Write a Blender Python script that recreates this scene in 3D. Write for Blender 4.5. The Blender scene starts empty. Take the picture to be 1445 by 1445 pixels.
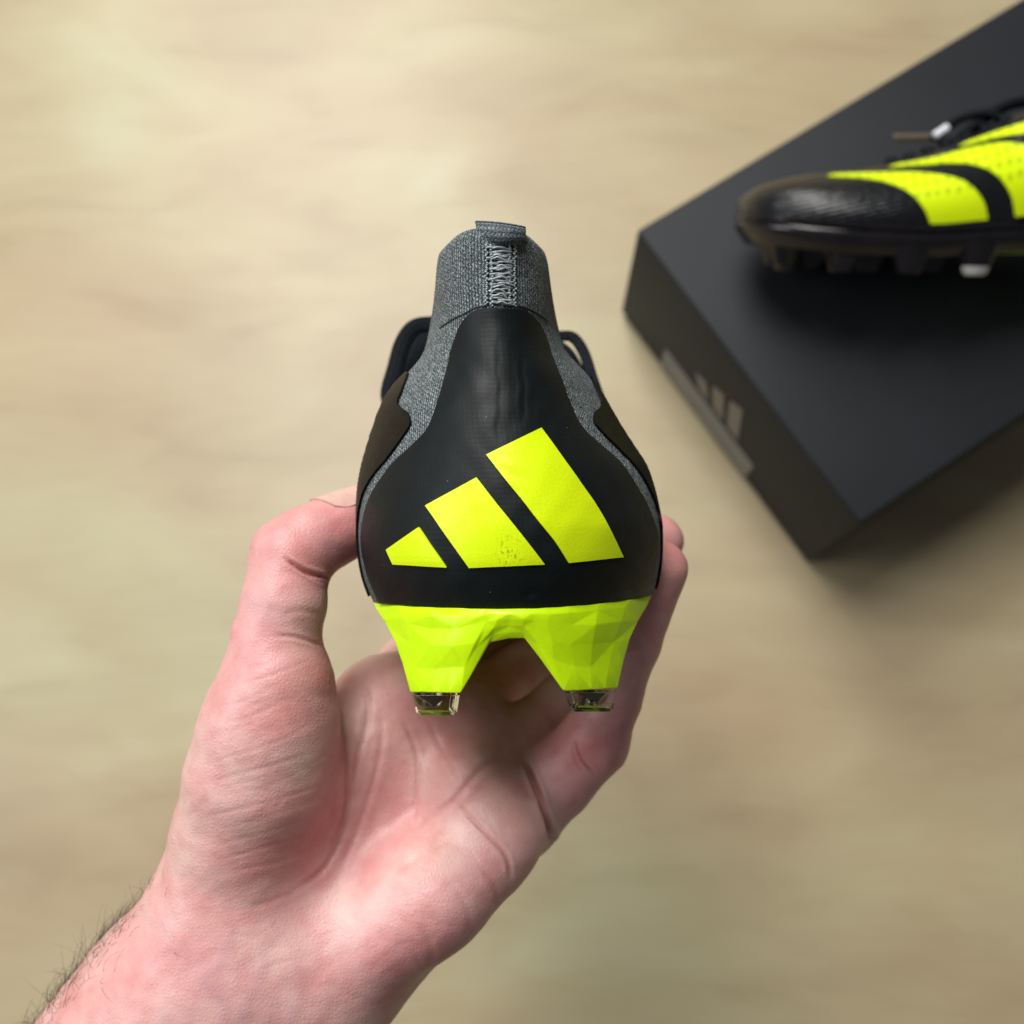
import bpy, bmesh, math, random
import numpy as np
from mathutils import Matrix, Vector

random.seed(7)
rng = np.random.default_rng(11)
SC = bpy.context.scene
COL = SC.collection

# ------------------------------------------------------------------ camera
W = 1445.0
FPX = 1400.0                     # focal length in photo pixels
CX = CY = 722.5
HCAM = 0.70                      # camera height above the table
down = np.array([(746 - CX) / FPX, -(1084 - CY) / FPX, 1.0])
down /= np.linalg.norm(down)
dx, dy, dz = down
RV = np.array([math.sqrt(1 - dx * dx), 0.0, -dx])
ux = -dx * dy / math.sqrt(1 - dx * dx)
UV_ = np.array([ux, math.sqrt(1 - ux * ux - dy * dy), -dy])
FV = np.cross(UV_, RV)
CAM = np.array([0.0, 0.0, HCAM])

cam_data = bpy.data.cameras.new("camera")
cam_data.sensor_width = 36.0
cam_data.lens = FPX / W * 36.0
cam_data.clip_start = 0.01
cam_data.clip_end = 50.0
cam_data.dof.use_dof = True
cam_data.dof.focus_distance = 0.222
cam_data.dof.aperture_fstop = 13.0
cam_data.dof.aperture_blades = 0
cam = bpy.data.objects.new("camera", cam_data)
COL.objects.link(cam)
Mc = Matrix(((RV[0], UV_[0], -FV[0], CAM[0]),
             (RV[1], UV_[1], -FV[1], CAM[1]),
             (RV[2], UV_[2], -FV[2], CAM[2]),
             (0, 0, 0, 1)))
cam.matrix_world = Mc
SC.camera = cam

# ------------------------------------------------------------------ world, lamps, exposure
world = bpy.data.worlds.new("World")
SC.world = world
world.use_nodes = True
wbg = world.node_tree.nodes["Background"]
wbg.inputs[0].default_value = (0.90, 0.95, 1.0, 1)
wbg.inputs[1].default_value = 0.085


def area_lamp(name, loc, target, size, power, color, sy=None):
    l = bpy.data.lights.new(name, 'AREA')
    l.shape = 'RECTANGLE'
    l.size = size
    l.size_y = sy or size
    l.energy = power
    l.color = color
    o = bpy.data.objects.new(name, l)
    COL.objects.link(o)
    o.location = loc
    d = Vector(target) - Vector(loc)
    o.rotation_euler = d.to_track_quat('-Z', 'Y').to_euler()
    return o


area_lamp("ceiling_lamp", (-0.40, 0.95, 1.95), (0.0, 0.1, 0.2), 0.95, 31, (1.0, 0.98, 0.94))
area_lamp("far_ceiling_lamp", (-0.58, 1.95, 1.80), (0.0, 0.1, 0.2), 0.95, 33, (1.0, 0.98, 0.94))
area_lamp("room_window", (-1.65, 0.05, 1.50), (0.0, 0.0, 0.4), 0.9, 14, (0.95, 0.98, 1.0))

vs = SC.view_settings
SC.display_settings.display_device = 'sRGB'
vs.view_transform = 'Standard'
vs.look = 'None'
vs.exposure = 0.0
vs.gamma = 1.0
vs.use_curve_mapping = False
SC.render.engine = 'CYCLES'
SC.cycles.use_denoising = True
SC.cycles.max_bounces = 10
SC.cycles.transmission_bounces = 8
SC.cycles.sample_clamp_indirect = 6.0


# ------------------------------------------------------------------ geometry helpers
def c2w(P):
    """camera-frame metres (right, up, depth) -> world"""
    P = np.asarray(P, float)
    return CAM + P[..., 0:1] * RV + P[..., 1:2] * UV_ + P[..., 2:3] * FV


def at(px, py, D):
    """photo pixel + depth -> camera-frame metres"""
    px = np.asarray(px, float); py = np.asarray(py, float); D = np.asarray(D, float)
    px, py, D = np.broadcast_arrays(px, py, D)
    return np.stack([(px - CX) / FPX * D, (CY - py) / FPX * D, D], -1)


def on_plane(px, py, z):
    d = RV * ((px - CX) / FPX) + UV_ * ((CY - py) / FPX) + FV
    t = (z - CAM[2]) / d[2]
    return CAM + d * t


def proj(Pw):
    v = np.asarray(Pw, float) - CAM
    X, Y, Z = v @ RV, v @ UV_, v @ FV
    return CX + X / Z * FPX, CY - Y / Z * FPX, Z


def new_obj(name, verts, faces, mat, parent=None, smooth=True, uv=None, sharp=None):
    me = bpy.data.meshes.new(name)
    me.from_pydata([tuple(map(float, v)) for v in verts], [], [tuple(map(int, f)) for f in faces])
    me.update()
    if uv is not None:
        lay = me.uv_layers.new(name="UVMap")
        li = np.empty(len(me.loops), np.int32)
        me.loops.foreach_get("vertex_index", li)
        lay.data.foreach_set("uv", np.asarray(uv, np.float32)[li].ravel())
    if smooth:
        me.polygons.foreach_set("use_smooth", np.ones(len(me.polygons), bool))
    o = bpy.data.objects.new(name, me)
    COL.objects.link(o)
    if mat is not None:
        me.materials.append(mat)
    if parent is not None:
        o.parent = parent
    if sharp is not None:
        set_sharp(me, sharp)
    return o


def set_sharp(me, deg):
    bm = bmesh.new(); bm.from_mesh(me)
    bmesh.ops.recalc_face_normals(bm, faces=bm.faces)
    lim = math.radians(deg)
    for e in bm.edges:
        if len(e.link_faces) == 2 and e.calc_face_angle(0) > lim:
            e.smooth = False
    bm.to_mesh(me); bm.free()


def tag(o, label, cat=None, group=None, kind=None):
    o["label"] = label
    if cat: o["category"] = cat
    if group: o["group"] = group
    if kind: o["kind"] = kind


def grid_faces(n, m, off=0, flip=False, close_m=False):
    f = []
    mm = m if close_m else m - 1
    for i in range(n - 1):
        for j in range(mm):
            j2 = (j + 1) % m
            a, b, c, d = off + i * m + j, off + i * m + j2, off + (i + 1) * m + j2, off + (i + 1) * m + j
            f.append((a, d, c, b) if flip else (a, b, c, d))
    return f


def sheet(name, Pout, Pin, mat, parent=None, uv=None, sharp=40):
    """closed thin slab between two n x m point grids"""
    n, m = Pout.shape[:2]
    V = np.concatenate([Pout.reshape(-1, 3), Pin.reshape(-1, 3)])
    k = n * m
    F = grid_faces(n, m) + grid_faces(n, m, k, True)
    ring = [(0, j) for j in range(m)] + [(i, m - 1) for i in range(1, n)] + \
           [(n - 1, j) for j in range(m - 2, -1, -1)] + [(i, 0) for i in range(n - 2, 0, -1)]
    idx = [i * m + j for i, j in ring]
    for a, b in zip(idx, idx[1:] + idx[:1]):
        F.append((b, a, a + k, b + k))
    u2 = None if uv is None else np.concatenate([uv.reshape(-1, 2)] * 2)
    return new_obj(name, V, F, mat, parent, True, u2, sharp)


def frames(pts):
    pts = np.asarray(pts, float)
    T = np.gradient(pts, axis=0)
    T /= np.linalg.norm(T, axis=1)[:, None] + 1e-12
    N = []
    n = np.cross(T[0], [0.31, 0.2, 0.93]); n /= np.linalg.norm(n)
    for t in T:
        n = n - t * (n @ t); n /= np.linalg.norm(n) + 1e-12
        N.append(n)
    N = np.array(N)
    return T, N, np.cross(T, N)


def tube_data(pts, r, sides=6, r2=None, off=0, N=None):
    pts = np.asarray(pts, float)
    T, Nn, B = frames(pts)
    if N is not None:
        Nn = N - T * np.sum(N * T, 1)[:, None]
        Nn /= np.linalg.norm(Nn, axis=1)[:, None] + 1e-12
        B = np.cross(T, Nn)
    r = np.broadcast_to(np.asarray(r, float), (len(pts),))
    r2 = r if r2 is None else np.broadcast_to(np.asarray(r2, float), (len(pts),))
    ang = np.arange(sides) / sides * 2 * math.pi
    V = (pts[:, None] + Nn[:, None] * (np.cos(ang)[None, :, None] * r[:, None, None])
         + B[:, None] * (np.sin(ang)[None, :, None] * r2[:, None, None])).reshape(-1, 3)
    F = grid_faces(len(pts), sides, off, False, True)
    F.append(tuple(off + j for j in range(sides))[::-1])
    F.append(tuple(off + (len(pts) - 1) * sides + j for j in range(sides)))
    return V, F


def smooth_path(ctrl, n):
    """Catmull-Rom through control points"""
    c = np.asarray(ctrl, float)
    c = np.vstack([2 * c[0] - c[1], c, 2 * c[-1] - c[-2]])
    out = []
    m = len(c) - 3
    for t in np.linspace(0, m - 1e-9, n):
        i = int(t); u = t - i
        p0, p1, p2, p3 = c[i:i + 4]
        out.append(0.5 * (2 * p1 + (p2 - p0) * u + (2 * p0 - 5 * p1 + 4 * p2 - p3) * u * u
                          + (3 * p1 - p0 - 3 * p2 + p3) * u ** 3))
    return np.array(out)


def sstep(x, a=0.0, b=1.0):
    t = np.clip((np.asarray(x, float) - a) / (b - a), 0, 1)
    return t * t * (3 - 2 * t)


# ------------------------------------------------------------------ materials
def mat_new(name):
    m = bpy.data.materials.new(name)
    m.use_nodes = True
    nt = m.node_tree
    return m, nt, nt.nodes["Principled BSDF"]


class NB:
    """tiny node-graph builder"""
    def __init__(s, nt): s.nt = nt

    def n(s, typ, **kw):
        nd = s.nt.nodes.new(typ)
        for k, v in kw.items():
            if k.startswith("i_"):
                key = k[2:]
                key = int(key) if key.isdigit() else key.replace("_", " ")
                sock = nd.inputs[key]
                if isinstance(v, bpy.types.NodeSocket): s.nt.links.new(v, sock)
                else: sock.default_value = v
            else:
                setattr(nd, k, v)
        return nd

    def math(s, op, a, b=None, c=None, clamp=False):
        nd = s.nt.nodes.new("ShaderNodeMath"); nd.operation = op; nd.use_clamp = clamp
        for i, v in enumerate((a, b, c)):
            if v is None: continue
            if isinstance(v, bpy.types.NodeSocket): s.nt.links.new(v, nd.inputs[i])
            else: nd.inputs[i].default_value = v
        return nd.outputs[0]

    def mix(s, fac, a, b, blend='MIX'):
        nd = s.nt.nodes.new("ShaderNodeMix"); nd.data_type = 'RGBA'; nd.blend_type = blend
        for sock, v in ((nd.inputs[0], fac), (nd.inputs[6], a), (nd.inputs[7], b)):
            if isinstance(v, bpy.types.NodeSocket): s.nt.links.new(v, sock)
            elif isinstance(v, tuple): sock.default_value = (*v[:3], 1)
            else: sock.default_value = v
        return nd.outputs[2]

    def ramp(s, fac, stops):
        nd = s.nt.nodes.new("ShaderNodeValToRGB")
        el = nd.color_ramp.elements
        while len(el) < len(stops): el.new(0.5)
        for e, (p, c) in zip(el, stops):
            e.position = p; e.color = (*c, 1) if len(c) == 3 else c
        s.nt.links.new(fac, nd.inputs[0])
        return nd.outputs[0]

    def coord(s, which="Object", scale=(1, 1, 1), rot=(0, 0, 0)):
        tc = s.nt.nodes.new("ShaderNodeTexCoord")
        mp = s.nt.nodes.new("ShaderNodeMapping")
        mp.inputs["Scale"].default_value = scale
        mp.inputs["Rotation"].default_value = rot
        s.nt.links.new(tc.outputs[which], mp.inputs[0])
        return mp.outputs[0]

    def noise(s, vec, scale, detail=4, rough=0.55, dist=0.0):
        nd = s.n("ShaderNodeTexNoise", i_Vector=vec, i_Scale=scale, i_Detail=float(detail), i_Roughness=rough, i_Distortion=dist)
        return nd.outputs[0]

    def bump(s, h, strength, dist):
        nd = s.n("ShaderNodeBump", i_Height=h, i_Strength=strength, i_Distance=dist)
        return nd.outputs[0]


def link(nt, a, b): nt.links.new(a, b)


def m_wood():
    m, nt, b = mat_new("birch_plywood"); g = NB(nt)
    big = g.noise(g.coord("Object", (1.0, 1.9, 1.0), (0, 0, 0.14)), 3.6, 3, 0.5, 0.7)
    mid = g.noise(g.coord("Object", (1.0, 2.7, 1.0), (0, 0, -0.08)), 7.5, 3, 0.5, 0.7)
    fine = g.noise(g.coord("Object", (1.0, 30.0, 1.0)), 16.0, 4, 0.6, 0.2)
    c = g.ramp(big, [(0.30, (0.455, 0.350, 0.225)), (0.47, (0.515, 0.415, 0.272)), (0.60, (0.545, 0.462, 0.300)), (0.76, (0.60, 0.545, 0.385))])
    dark = g.ramp(mid, [(0.28, (0.86, 0.82, 0.78)), (0.46, (0.98, 0.97, 0.96)), (0.7, (1.05, 1.06, 1.07))])
    c = g.mix(0.75, c, dark, 'MULTIPLY')
    fl = g.ramp(fine, [(0.25, (0.90, 0.885, 0.87)), (0.6, (1.02, 1.02, 1.02))])
    c = g.mix(0.5, c, fl, 'MULTIPLY')
    tint = g.ramp(g.noise(g.coord("Object", (1.0, 1.4, 1)), 3.1, 2), [(0.36, (1.035, 0.98, 0.95)), (0.62, (0.98, 1.02, 0.96))])
    c = g.mix(0.8, c, tint, 'MULTIPLY')
    c = g.mix(1.0, c, (0.87, 0.88, 0.855), 'MULTIPLY')
    link(nt, c, b.inputs["Base Color"])
    b.inputs["Roughness"].default_value = 0.40
    b.inputs["Specular IOR Level"].default_value = 0.5
    link(nt, g.bump(fine, 0.1, 0.001), b.inputs["Normal"])
    return m


def m_plain(name, col, rough=0.5, spec=0.5, noise=0.0, nscale=200.0, bump=0.0, bdist=0.0003, coat=0.0):
    m, nt, b = mat_new(name); g = NB(nt)
    b.inputs["Base Color"].default_value = (*col, 1)
    b.inputs["Roughness"].default_value = rough
    b.inputs["Specular IOR Level"].default_value = spec
    b.inputs["Coat Weight"].default_value = coat
    b.inputs["Coat Roughness"].default_value = 0.15
    if noise or bump:
        n1 = g.noise(g.coord(), nscale, 5, 0.6)
        if noise:
            lo = tuple(x * (1 - noise) for x in col); hi = tuple(min(1, x * (1 + noise)) for x in col)
            link(nt, g.ramp(n1, [(0.3, lo), (0.7, hi)]), b.inputs["Base Color"])
        if bump:
            link(nt, g.bump(n1, bump, bdist), b.inputs["Normal"])
    return m


def m_knit(name, dark, mid, light, per=0.00085, rowh=0.00095, bump=0.8, wobble=1.0):
    m, nt, b = mat_new(name); g = NB(nt)
    tc = g.n("ShaderNodeTexCoord")
    sep = g.n("ShaderNodeSeparateXYZ", i_0=tc.outputs["UV"])
    cell = g.noise(g.coord("UV"), 620.0, 2)
    wob = g.noise(g.coord("UV"), 1500.0, 2)
    wob2 = g.noise(g.coord("UV", (1.3, 0.9, 1)), 1900.0, 2)
    u = g.math('MULTIPLY', sep.outputs[0], 1 / per)
    v = g.math('MULTIPLY', sep.outputs[1], 1 / rowh)
    u = g.math('ADD', u, g.math('MULTIPLY', g.math('SUBTRACT', wob, 0.5), 1.3 * wobble))
    fu = g.math('PINGPONG', u, 0.5)
    stag = g.math('MULTIPLY', g.math('FLOOR', u), 0.37)      # neighbouring ribs are staggered
    vv = g.math('ADD', g.math('ADD', v, stag), g.math('MULTIPLY', fu, 1.5))
    vv = g.math('ADD', vv, g.math('MULTIPLY', g.math('SUBTRACT', wob2, 0.5), 2.2 * wobble))
    fv = g.math('PINGPONG', vv, 0.5)
    h1 = g.math('MULTIPLY', fu, 2.0)
    h2 = g.math('MULTIPLY', fv, 2.0)
    hh = g.math('MULTIPLY', g.math('POWER', h1, 0.55), g.math('ADD', g.math('MULTIPLY', h2, 0.8), 0.2))
    sp = g.noise(g.coord("UV"), 2100.0, 3, 0.65)
    hh2 = g.math('ADD', hh, g.math('MULTIPLY', g.math('SUBTRACT', sp, 0.5), 1.1))
    hh2 = g.math('ADD', hh2, g.math('MULTIPLY', g.math('SUBTRACT', cell, 0.5), 0.5))
    c = g.ramp(hh2, [(0.18, dark), (0.48, mid), (0.95, light)])
    link(nt, c, b.inputs["Base Color"])
    b.inputs["Roughness"].default_value = 0.6
    b.inputs["Specular IOR Level"].default_value = 0.3
    link(nt, g.bump(hh2, bump, 0.0004), b.inputs["Normal"])
    return m


def m_panel():
    """thin rubbery black film over a woven ground"""
    m, nt, b = mat_new("coated_black_heel"); g = NB(nt)
    tc = g.n("ShaderNodeTexCoord")
    sep = g.n("ShaderNodeSeparateXYZ", i_0=tc.outputs["UV"])
    u = g.math('PINGPONG', g.math('MULTIPLY', sep.outputs[0], 1 / 0.0011), 0.5)
    v = g.math('PINGPONG', g.math('MULTIPLY', sep.outputs[1], 1 / 0.0011), 0.5)
    weave = g.math('MULTIPLY', g.math('ADD', u, v), 1.0)
    n1 = g.noise(g.coord("UV"), 260.0, 4, 0.6)
    fine = g.noise(g.coord("UV"), 2600.0, 3, 0.6)
    h = g.math('ADD', g.math('MULTIPLY', weave, 0.20), g.math('ADD', g.math('MULTIPLY', n1, 0.7), g.math('MULTIPLY', fine, 0.35)))
    spk = g.n("ShaderNodeTexVoronoi", i_Vector=g.coord("UV"), i_Scale=420.0, feature='F1')
    dust = g.math('LESS_THAN', spk.outputs["Distance"], 0.045)
    rare = g.math('GREATER_THAN', g.noise(g.coord("UV"), 330.0, 0), 0.60)
    c = g.mix(g.math('MULTIPLY', dust, rare), (0.0050, 0.0075, 0.0085), (0.20, 0.20, 0.19))
    link(nt, c, b.inputs["Base Color"])
    r = g.ramp(n1, [(0.3, (0.46,) * 3), (0.7, (0.56,) * 3)])
    link(nt, r, b.inputs["Roughness"])
    b.inputs["Specular IOR Level"].default_value = 0.24
    link(nt, g.bump(h, 0.30, 0.0003), b.inputs["Normal"])
    return m


def m_neon(name, col=(0.76, 0.97, 0.003), rough=0.42, scale=900.0, dots=False, wear=False):
    m, nt, b = mat_new(name); g = NB(nt)
    n1 = g.noise(g.coord("UV" if wear else "Object"), scale, 4, 0.6)
    base = g.ramp(n1, [(0.3, tuple(x * 0.94 for x in col)), (0.65, col)])
    h = n1
    if dots:
        vo = g.n("ShaderNodeTexVoronoi", i_Vector=g.coord("UV"), i_Scale=1.0, feature='F1', i_Randomness=0.15)
        d = g.math('LESS_THAN', vo.outputs["Distance"], 0.30)
        tc = g.n("ShaderNodeTexCoord")
        sep = g.n("ShaderNodeSeparateXYZ", i_0=g.n("ShaderNodeSeparateXYZ", i_0=tc.outputs["UV"]).outputs[0])
        v2 = g.n("ShaderNodeSeparateXYZ", i_0=tc.outputs["UV"]).outputs[1]
        up = g.math('GREATER_THAN', v2, 2.6)
        d = g.math('MULTIPLY', d, up)
        base = g.mix(g.math('MULTIPLY', d, 0.7), base, tuple(x * 0.55 for x in col))
        h = g.math('SUBTRACT', h, g.math('MULTIPLY', d, 1.5))
    if wear:
        sc = g.noise(g.coord("UV", (1, 0.5, 1)), 1500.0, 4, 0.7)
        tc = g.n("ShaderNodeTexCoord")
        sep = g.n("ShaderNodeSeparateXYZ", i_0=tc.outputs["UV"])
        # scuffed spot low on the middle of the panel
        du = g.math('DIVIDE', sep.outputs[0], 0.0035)
        dv = g.math('DIVIDE', g.math('SUBTRACT', sep.outputs[1], 0.0385), 0.004)
        d2 = g.math('ADD', g.math('MULTIPLY', du, du), g.math('MULTIPLY', dv, dv))
        spot = g.math('SUBTRACT', 1.0, d2, clamp=True)
        k = g.math('MULTIPLY', spot, g.math('GREATER_THAN', sc, 0.56))
        base = g.mix(g.math('MULTIPLY', k, 0.75), base, (0.20, 0.27, 0.01))
    link(nt, base, b.inputs["Base Color"])
    b.inputs["Roughness"].default_value = rough
    b.inputs["Specular IOR Level"].default_value = 0.4
    link(nt, g.bump(h, 0.25, 0.0002), b.inputs["Normal"])
    return m


def m_upper():
    m, nt, b = mat_new("ribbed_black_upper"); g = NB(nt)
    w = g.n("ShaderNodeTexWave", i_Vector=g.coord("Object", (1, 1, 1), (0.25, 0, 0.2)), i_Scale=130.0, i_Distortion=0.6, bands_direction='Z')
    n1 = g.noise(g.coord(), 260, 3)
    b.inputs["Base Color"].default_value = (0.005, 0.006, 0.008, 1)
    b.inputs["Roughness"].default_value = 0.30
    b.inputs["Specular IOR Level"].default_value = 0.55
    h = g.math('ADD', g.math('MULTIPLY', w.outputs["Fac"], 0.7), n1)
    link(nt, g.bump(h, 0.5, 0.0009), b.inputs["Normal"])
    return m


def m_leather():
    m, nt, b = mat_new("dark_brown_quarter"); g = NB(nt)
    n1 = g.noise(g.coord("Object", (1, 0.35, 1)), 420, 5, 0.65)
    c = g.ramp(n1, [(0.3, (0.0035, 0.0033, 0.003)), (0.75, (0.010, 0.0085, 0.007))])
    link(nt, c, b.inputs["Base Color"])
    b.inputs["Roughness"].default_value = 0.5
    b.inputs["Specular IOR Level"].default_value = 0.14
    link(nt, g.bump(n1, 0.35, 0.0004), b.inputs["Normal"])
    return m


def m_clear(name, col, rough=0.03, ior=1.45):
    m, nt, b = mat_new(name)
    b.inputs["Base Color"].default_value = (*col, 1)
    b.inputs["Roughness"].default_value = rough
    b.inputs["Transmission Weight"].default_value = 1.0
    b.inputs["IOR"].default_value = ior
    return m


def m_box():
    m, nt, b = mat_new("matt_black_card"); g = NB(nt)
    n1 = g.noise(g.coord(), 9, 3, 0.5)
    n2 = g.noise(g.coord(), 900, 3, 0.6)
    c = g.ramp(n1, [(0.3, (0.0105, 0.0125, 0.0155)), (0.7, (0.0145, 0.0165, 0.0215))])
    link(nt, c, b.inputs["Base Color"])
    b.inputs["Roughness"].default_value = 0.62
    b.inputs["Specular IOR Level"].default_value = 0.34
    link(nt, g.bump(n2, 0.08, 0.0003), b.inputs["Normal"])
    return m


def m_skin():
    m, nt, b = mat_new("skin"); g = NB(nt)
    v = g.coord()
    n1 = g.noise(v, 38, 3, 0.55)
    n2 = g.noise(v, 130, 4, 0.6)
    n3 = g.noise(v, 17, 2, 0.5)
    c = g.ramp(n1, [(0.28, (0.62, 0.26, 0.255)), (0.48, (0.675, 0.355, 0.345)), (0.68, (0.72, 0.465, 0.435))])
    blot = g.ramp(n2, [(0.32, (0.92, 0.76, 0.77)), (0.5, (1.0, 1.0, 1.0)), (0.72, (1.06, 1.17, 1.17))])
    c = g.mix(0.75, c, blot, 'MULTIPLY')
    warm = g.ramp(n3, [(0.35, (1.02, 0.93, 0.96)), (0.65, (0.99, 1.05, 0.96))])
    c = g.mix(0.7, c, warm, 'MULTIPLY')
    at_ = g.n("ShaderNodeAttribute", attribute_name="vein")
    c = g.mix(g.math('MULTIPLY', at_.outputs["Fac"], 0.22), c, (0.42, 0.28, 0.33))
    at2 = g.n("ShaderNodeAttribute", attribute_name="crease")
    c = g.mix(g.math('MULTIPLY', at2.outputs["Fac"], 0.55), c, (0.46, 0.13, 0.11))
    at3 = g.n("ShaderNodeAttribute", attribute_name="flush")
    c = g.mix(g.math('MULTIPLY', at3.outputs["Fac"], 0.45), c, (0.60, 0.18, 0.17))
    link(nt, c, b.inputs["Base Color"])
    b.inputs["Roughness"].default_value = 0.44
    b.inputs["Specular IOR Level"].default_value = 0.5
    b.inputs["Subsurface Weight"].default_value = 0.14
    b.inputs["Subsurface Radius"].default_value = (1.0, 0.35, 0.2)
    b.inputs["Subsurface Scale"].default_value = 0.0035
    # fine skin relief: cells plus long shallow wrinkles
    vo = g.n("ShaderNodeTexVoronoi", i_Vector=g.coord("Object"), i_Scale=1050.0, feature='DISTANCE_TO_EDGE')
    wr = g.noise(g.coord("Object", (0.7, 1.7, 1.0), (0, 0, -0.35)), 210, 4, 0.6, 0.4)
    h = g.math('ADD', g.math('MULTIPLY', vo.outputs["Distance"], 0.55), g.math('MULTIPLY', wr, 0.6))
    link(nt, g.bump(h, 0.45, 0.0005), b.inputs["Normal"])
    return m


M = dict(
    wood=m_wood(),
    knit=m_knit("grey_knit", (0.018, 0.025, 0.030), (0.142, 0.175, 0.190), (0.50, 0.57, 0.59)),
    webbing=m_knit("grey_webbing", (0.05, 0.063, 0.072), (0.12, 0.15, 0.165), (0.30, 0.345, 0.37), 0.0011, 0.0009, 0.7, 0.6),
    thread=m_plain("grey_thread", (0.30, 0.35, 0.36), 0.30, 0.8, 0.5, 2500),
    seam=m_plain("dark_thread", (0.02, 0.023, 0.027), 0.6),
    panel=m_panel(),
    neon=m_neon("neon_yellow_print", wear=True, scale=1500.0, rough=0.38),
    neon_dots=m_neon("dimpled_neon_yellow", dots=True, rough=0.4),
    neon_sole=m_neon("neon_yellow_sole", (0.62, 0.95, 0.002), 0.36, 420.0),
    upper=m_upper(),
    leather=m_leather(),
    sole=m_plain("dark_gloss_sole", (0.011, 0.009, 0.011), 0.2, 0.55, 0.3, 60, 0.1),
    lining=m_plain("black_lining", (0.012, 0.012, 0.014), 0.8),
    lace=m_knit("black_lace", (0.002, 0.003, 0.005), (0.005, 0.008, 0.013), (0.014, 0.020, 0.028), 0.0016, 0.0010, 0.6, 0.3),
    clear=m_clear("clear_stud_plastic", (0.97, 1.0, 0.90), 0.02, 1.40),
    refraction=m_plain("dark_refraction", (0.008, 0.016, 0.017), 0.3),
    glint=m_plain("glint_stud_tip", (0.50, 0.49, 0.47), 0.2, 0.8),
    aglet=m_plain("tan_lace_tip", (0.13, 0.092, 0.07), 0.4),
    aglet_sheen=m_plain("sheen_lace_tip", (0.72, 0.74, 0.80), 0.2),
    card=m_box(),
    label=m_plain("grey_box_label", (0.21, 0.205, 0.19), 0.5, 0.4, 0.1, 50),
    logo=m_plain("tan_print", (0.17, 0.155, 0.135), 0.5),
    skin=m_skin(),
    nail=m_plain("nail", (0.66, 0.42, 0.36), 0.25, 0.5, 0.08, 300),
    hair=m_plain("arm_hair", (0.022, 0.018, 0.013), 0.45),
)

M["lace"].node_tree.nodes["Principled BSDF"].inputs["Specular IOR Level"].default_value = 0.12
# ------------------------------------------------------------------ table
V = [(-3, -3, 0), (3, -3, 0), (3, 3, 0), (-3, 3, 0), (-3, -3, -0.03), (3, -3, -0.03), (3, 3, -0.03), (-3, 3, -0.03)]
table = new_obj("table_top", V, [(0, 1, 2, 3), (7, 6, 5, 4), (0, 4, 5, 1), (1, 5, 6, 2), (2, 6, 7, 3), (3, 7, 4, 0)], M["wood"], smooth=False)
tag(table, "pale birch plywood table top with faint grain", "table", kind="structure")

# ------------------------------------------------------------------ shoe box
BOXH = 0.121
A = on_plane(898, 325, BOXH); B = on_plane(1215, 740, BOXH)
C1 = on_plane(1405, 0, BOXH)
eS = (B - A); SLEN = np.linalg.norm(eS); eS /= SLEN
eL = C1 - A; eL -= eS * (eL @ eS); eL /= np.linalg.norm(eL)
LLEN = SLEN * 1.55
box_root = bpy.data.objects.new("shoe_box", None)
COL.objects.link(box_root)
tag(box_root, "matt black cardboard shoe box lying on the plywood table", "box")
EZ = np.array([0, 0, 1.0])


def rbox(name, o, ex, ey, ez, sx, sy, sz, mat, parent, bev=0.0015):
    """bevelled box from corner o along axes"""
    me = bpy.data.meshes.new(name)
    bm = bmesh.new()
    vs_ = [bm.verts.new(o + ex * (sx * i) + ey * (sy * j) + ez * (sz * k)) for k in (0, 1) for j in (0, 1) for i in (0, 1)]
    for f in ((0, 2, 3, 1), (4, 5, 7, 6), (0, 1, 5, 4), (2, 6, 7, 3), (0, 4, 6, 2), (1, 3, 7, 5)):
        bm.faces.new([vs_[i] for i in f])
    bmesh.ops.recalc_face_normals(bm, faces=bm.faces)
    if bev:
        bmesh.ops.bevel(bm, geom=list(bm.edges), offset=bev, segments=3, affect='EDGES', profile=0.5)
    bm.to_mesh(me); bm.free()
    ob = bpy.data.objects.new(name, me); COL.objects.link(ob)
    me.materials.append(mat)
    me.polygons.foreach_set("use_smooth", np.ones(len(me.polygons), bool))
    set_sharp(me, 40)
    ob.parent = parent
    return ob


inset = 0.0022
oL = A.copy(); oL[2] = BOXH
LIDH = 0.1165
rbox("lid", np.array([A[0], A[1], BOXH - LIDH]), eS, eL, EZ, SLEN, LLEN, LIDH, M["card"], box_root, 0.0026)
rbox("base", np.array([A[0], A[1], 0.0005]) + (eS + eL) * inset, eS, eL, EZ, SLEN - 2 * inset, LLEN - 2 * inset, BOXH - 0.004, M["card"], box_root, 0.001)


# prints on the short side of the box: point on that face from pixel
def on_side(px, py, out):
    d = RV * ((px - CX) / FPX) + UV_ * ((CY - py) / FPX) + FV
    p0 = A - eL * out
    t = ((p0 - CAM) @ eL) / (d @ eL)
    return CAM + d * t


def side_poly(name, pix, mat, out=0.0006, th=0.0005):
    P = np.array([on_side(x, y, out) for x, y in pix])
    n = len(P)
    V = np.vstack([P, P + eL * th])
    F = [tuple(range(n)), tuple(range(2 * n - 1, n - 1, -1))] + [(i, i + n, (i + 1) % n + n, (i + 1) % n) for i in range(n)]
    o = new_obj(name, V, F, mat, box_root, False)
    set_sharp(o.data, 20)
    return o


def side_rect(name, s0, s1, z0, z1, mat, out=0.0006):
    q = [A * np.array([1, 1, 0]) + eS * s + EZ * z - eL * out for s, z in ((s0, z0), (s1, z0), (s1, z1), (s0, z1))]
    P = np.array(q)
    V = np.vstack([P, P + eL * 0.0005])
    F = [(0, 1, 2, 3), (7, 6, 5, 4)] + [(i, i + 4, (i + 1) % 4 + 4, (i + 1) % 4) for i in range(4)]
    o = new_obj(name, V, F, mat, box_root, False); set_sharp(o.data, 20)
    return o


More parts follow.
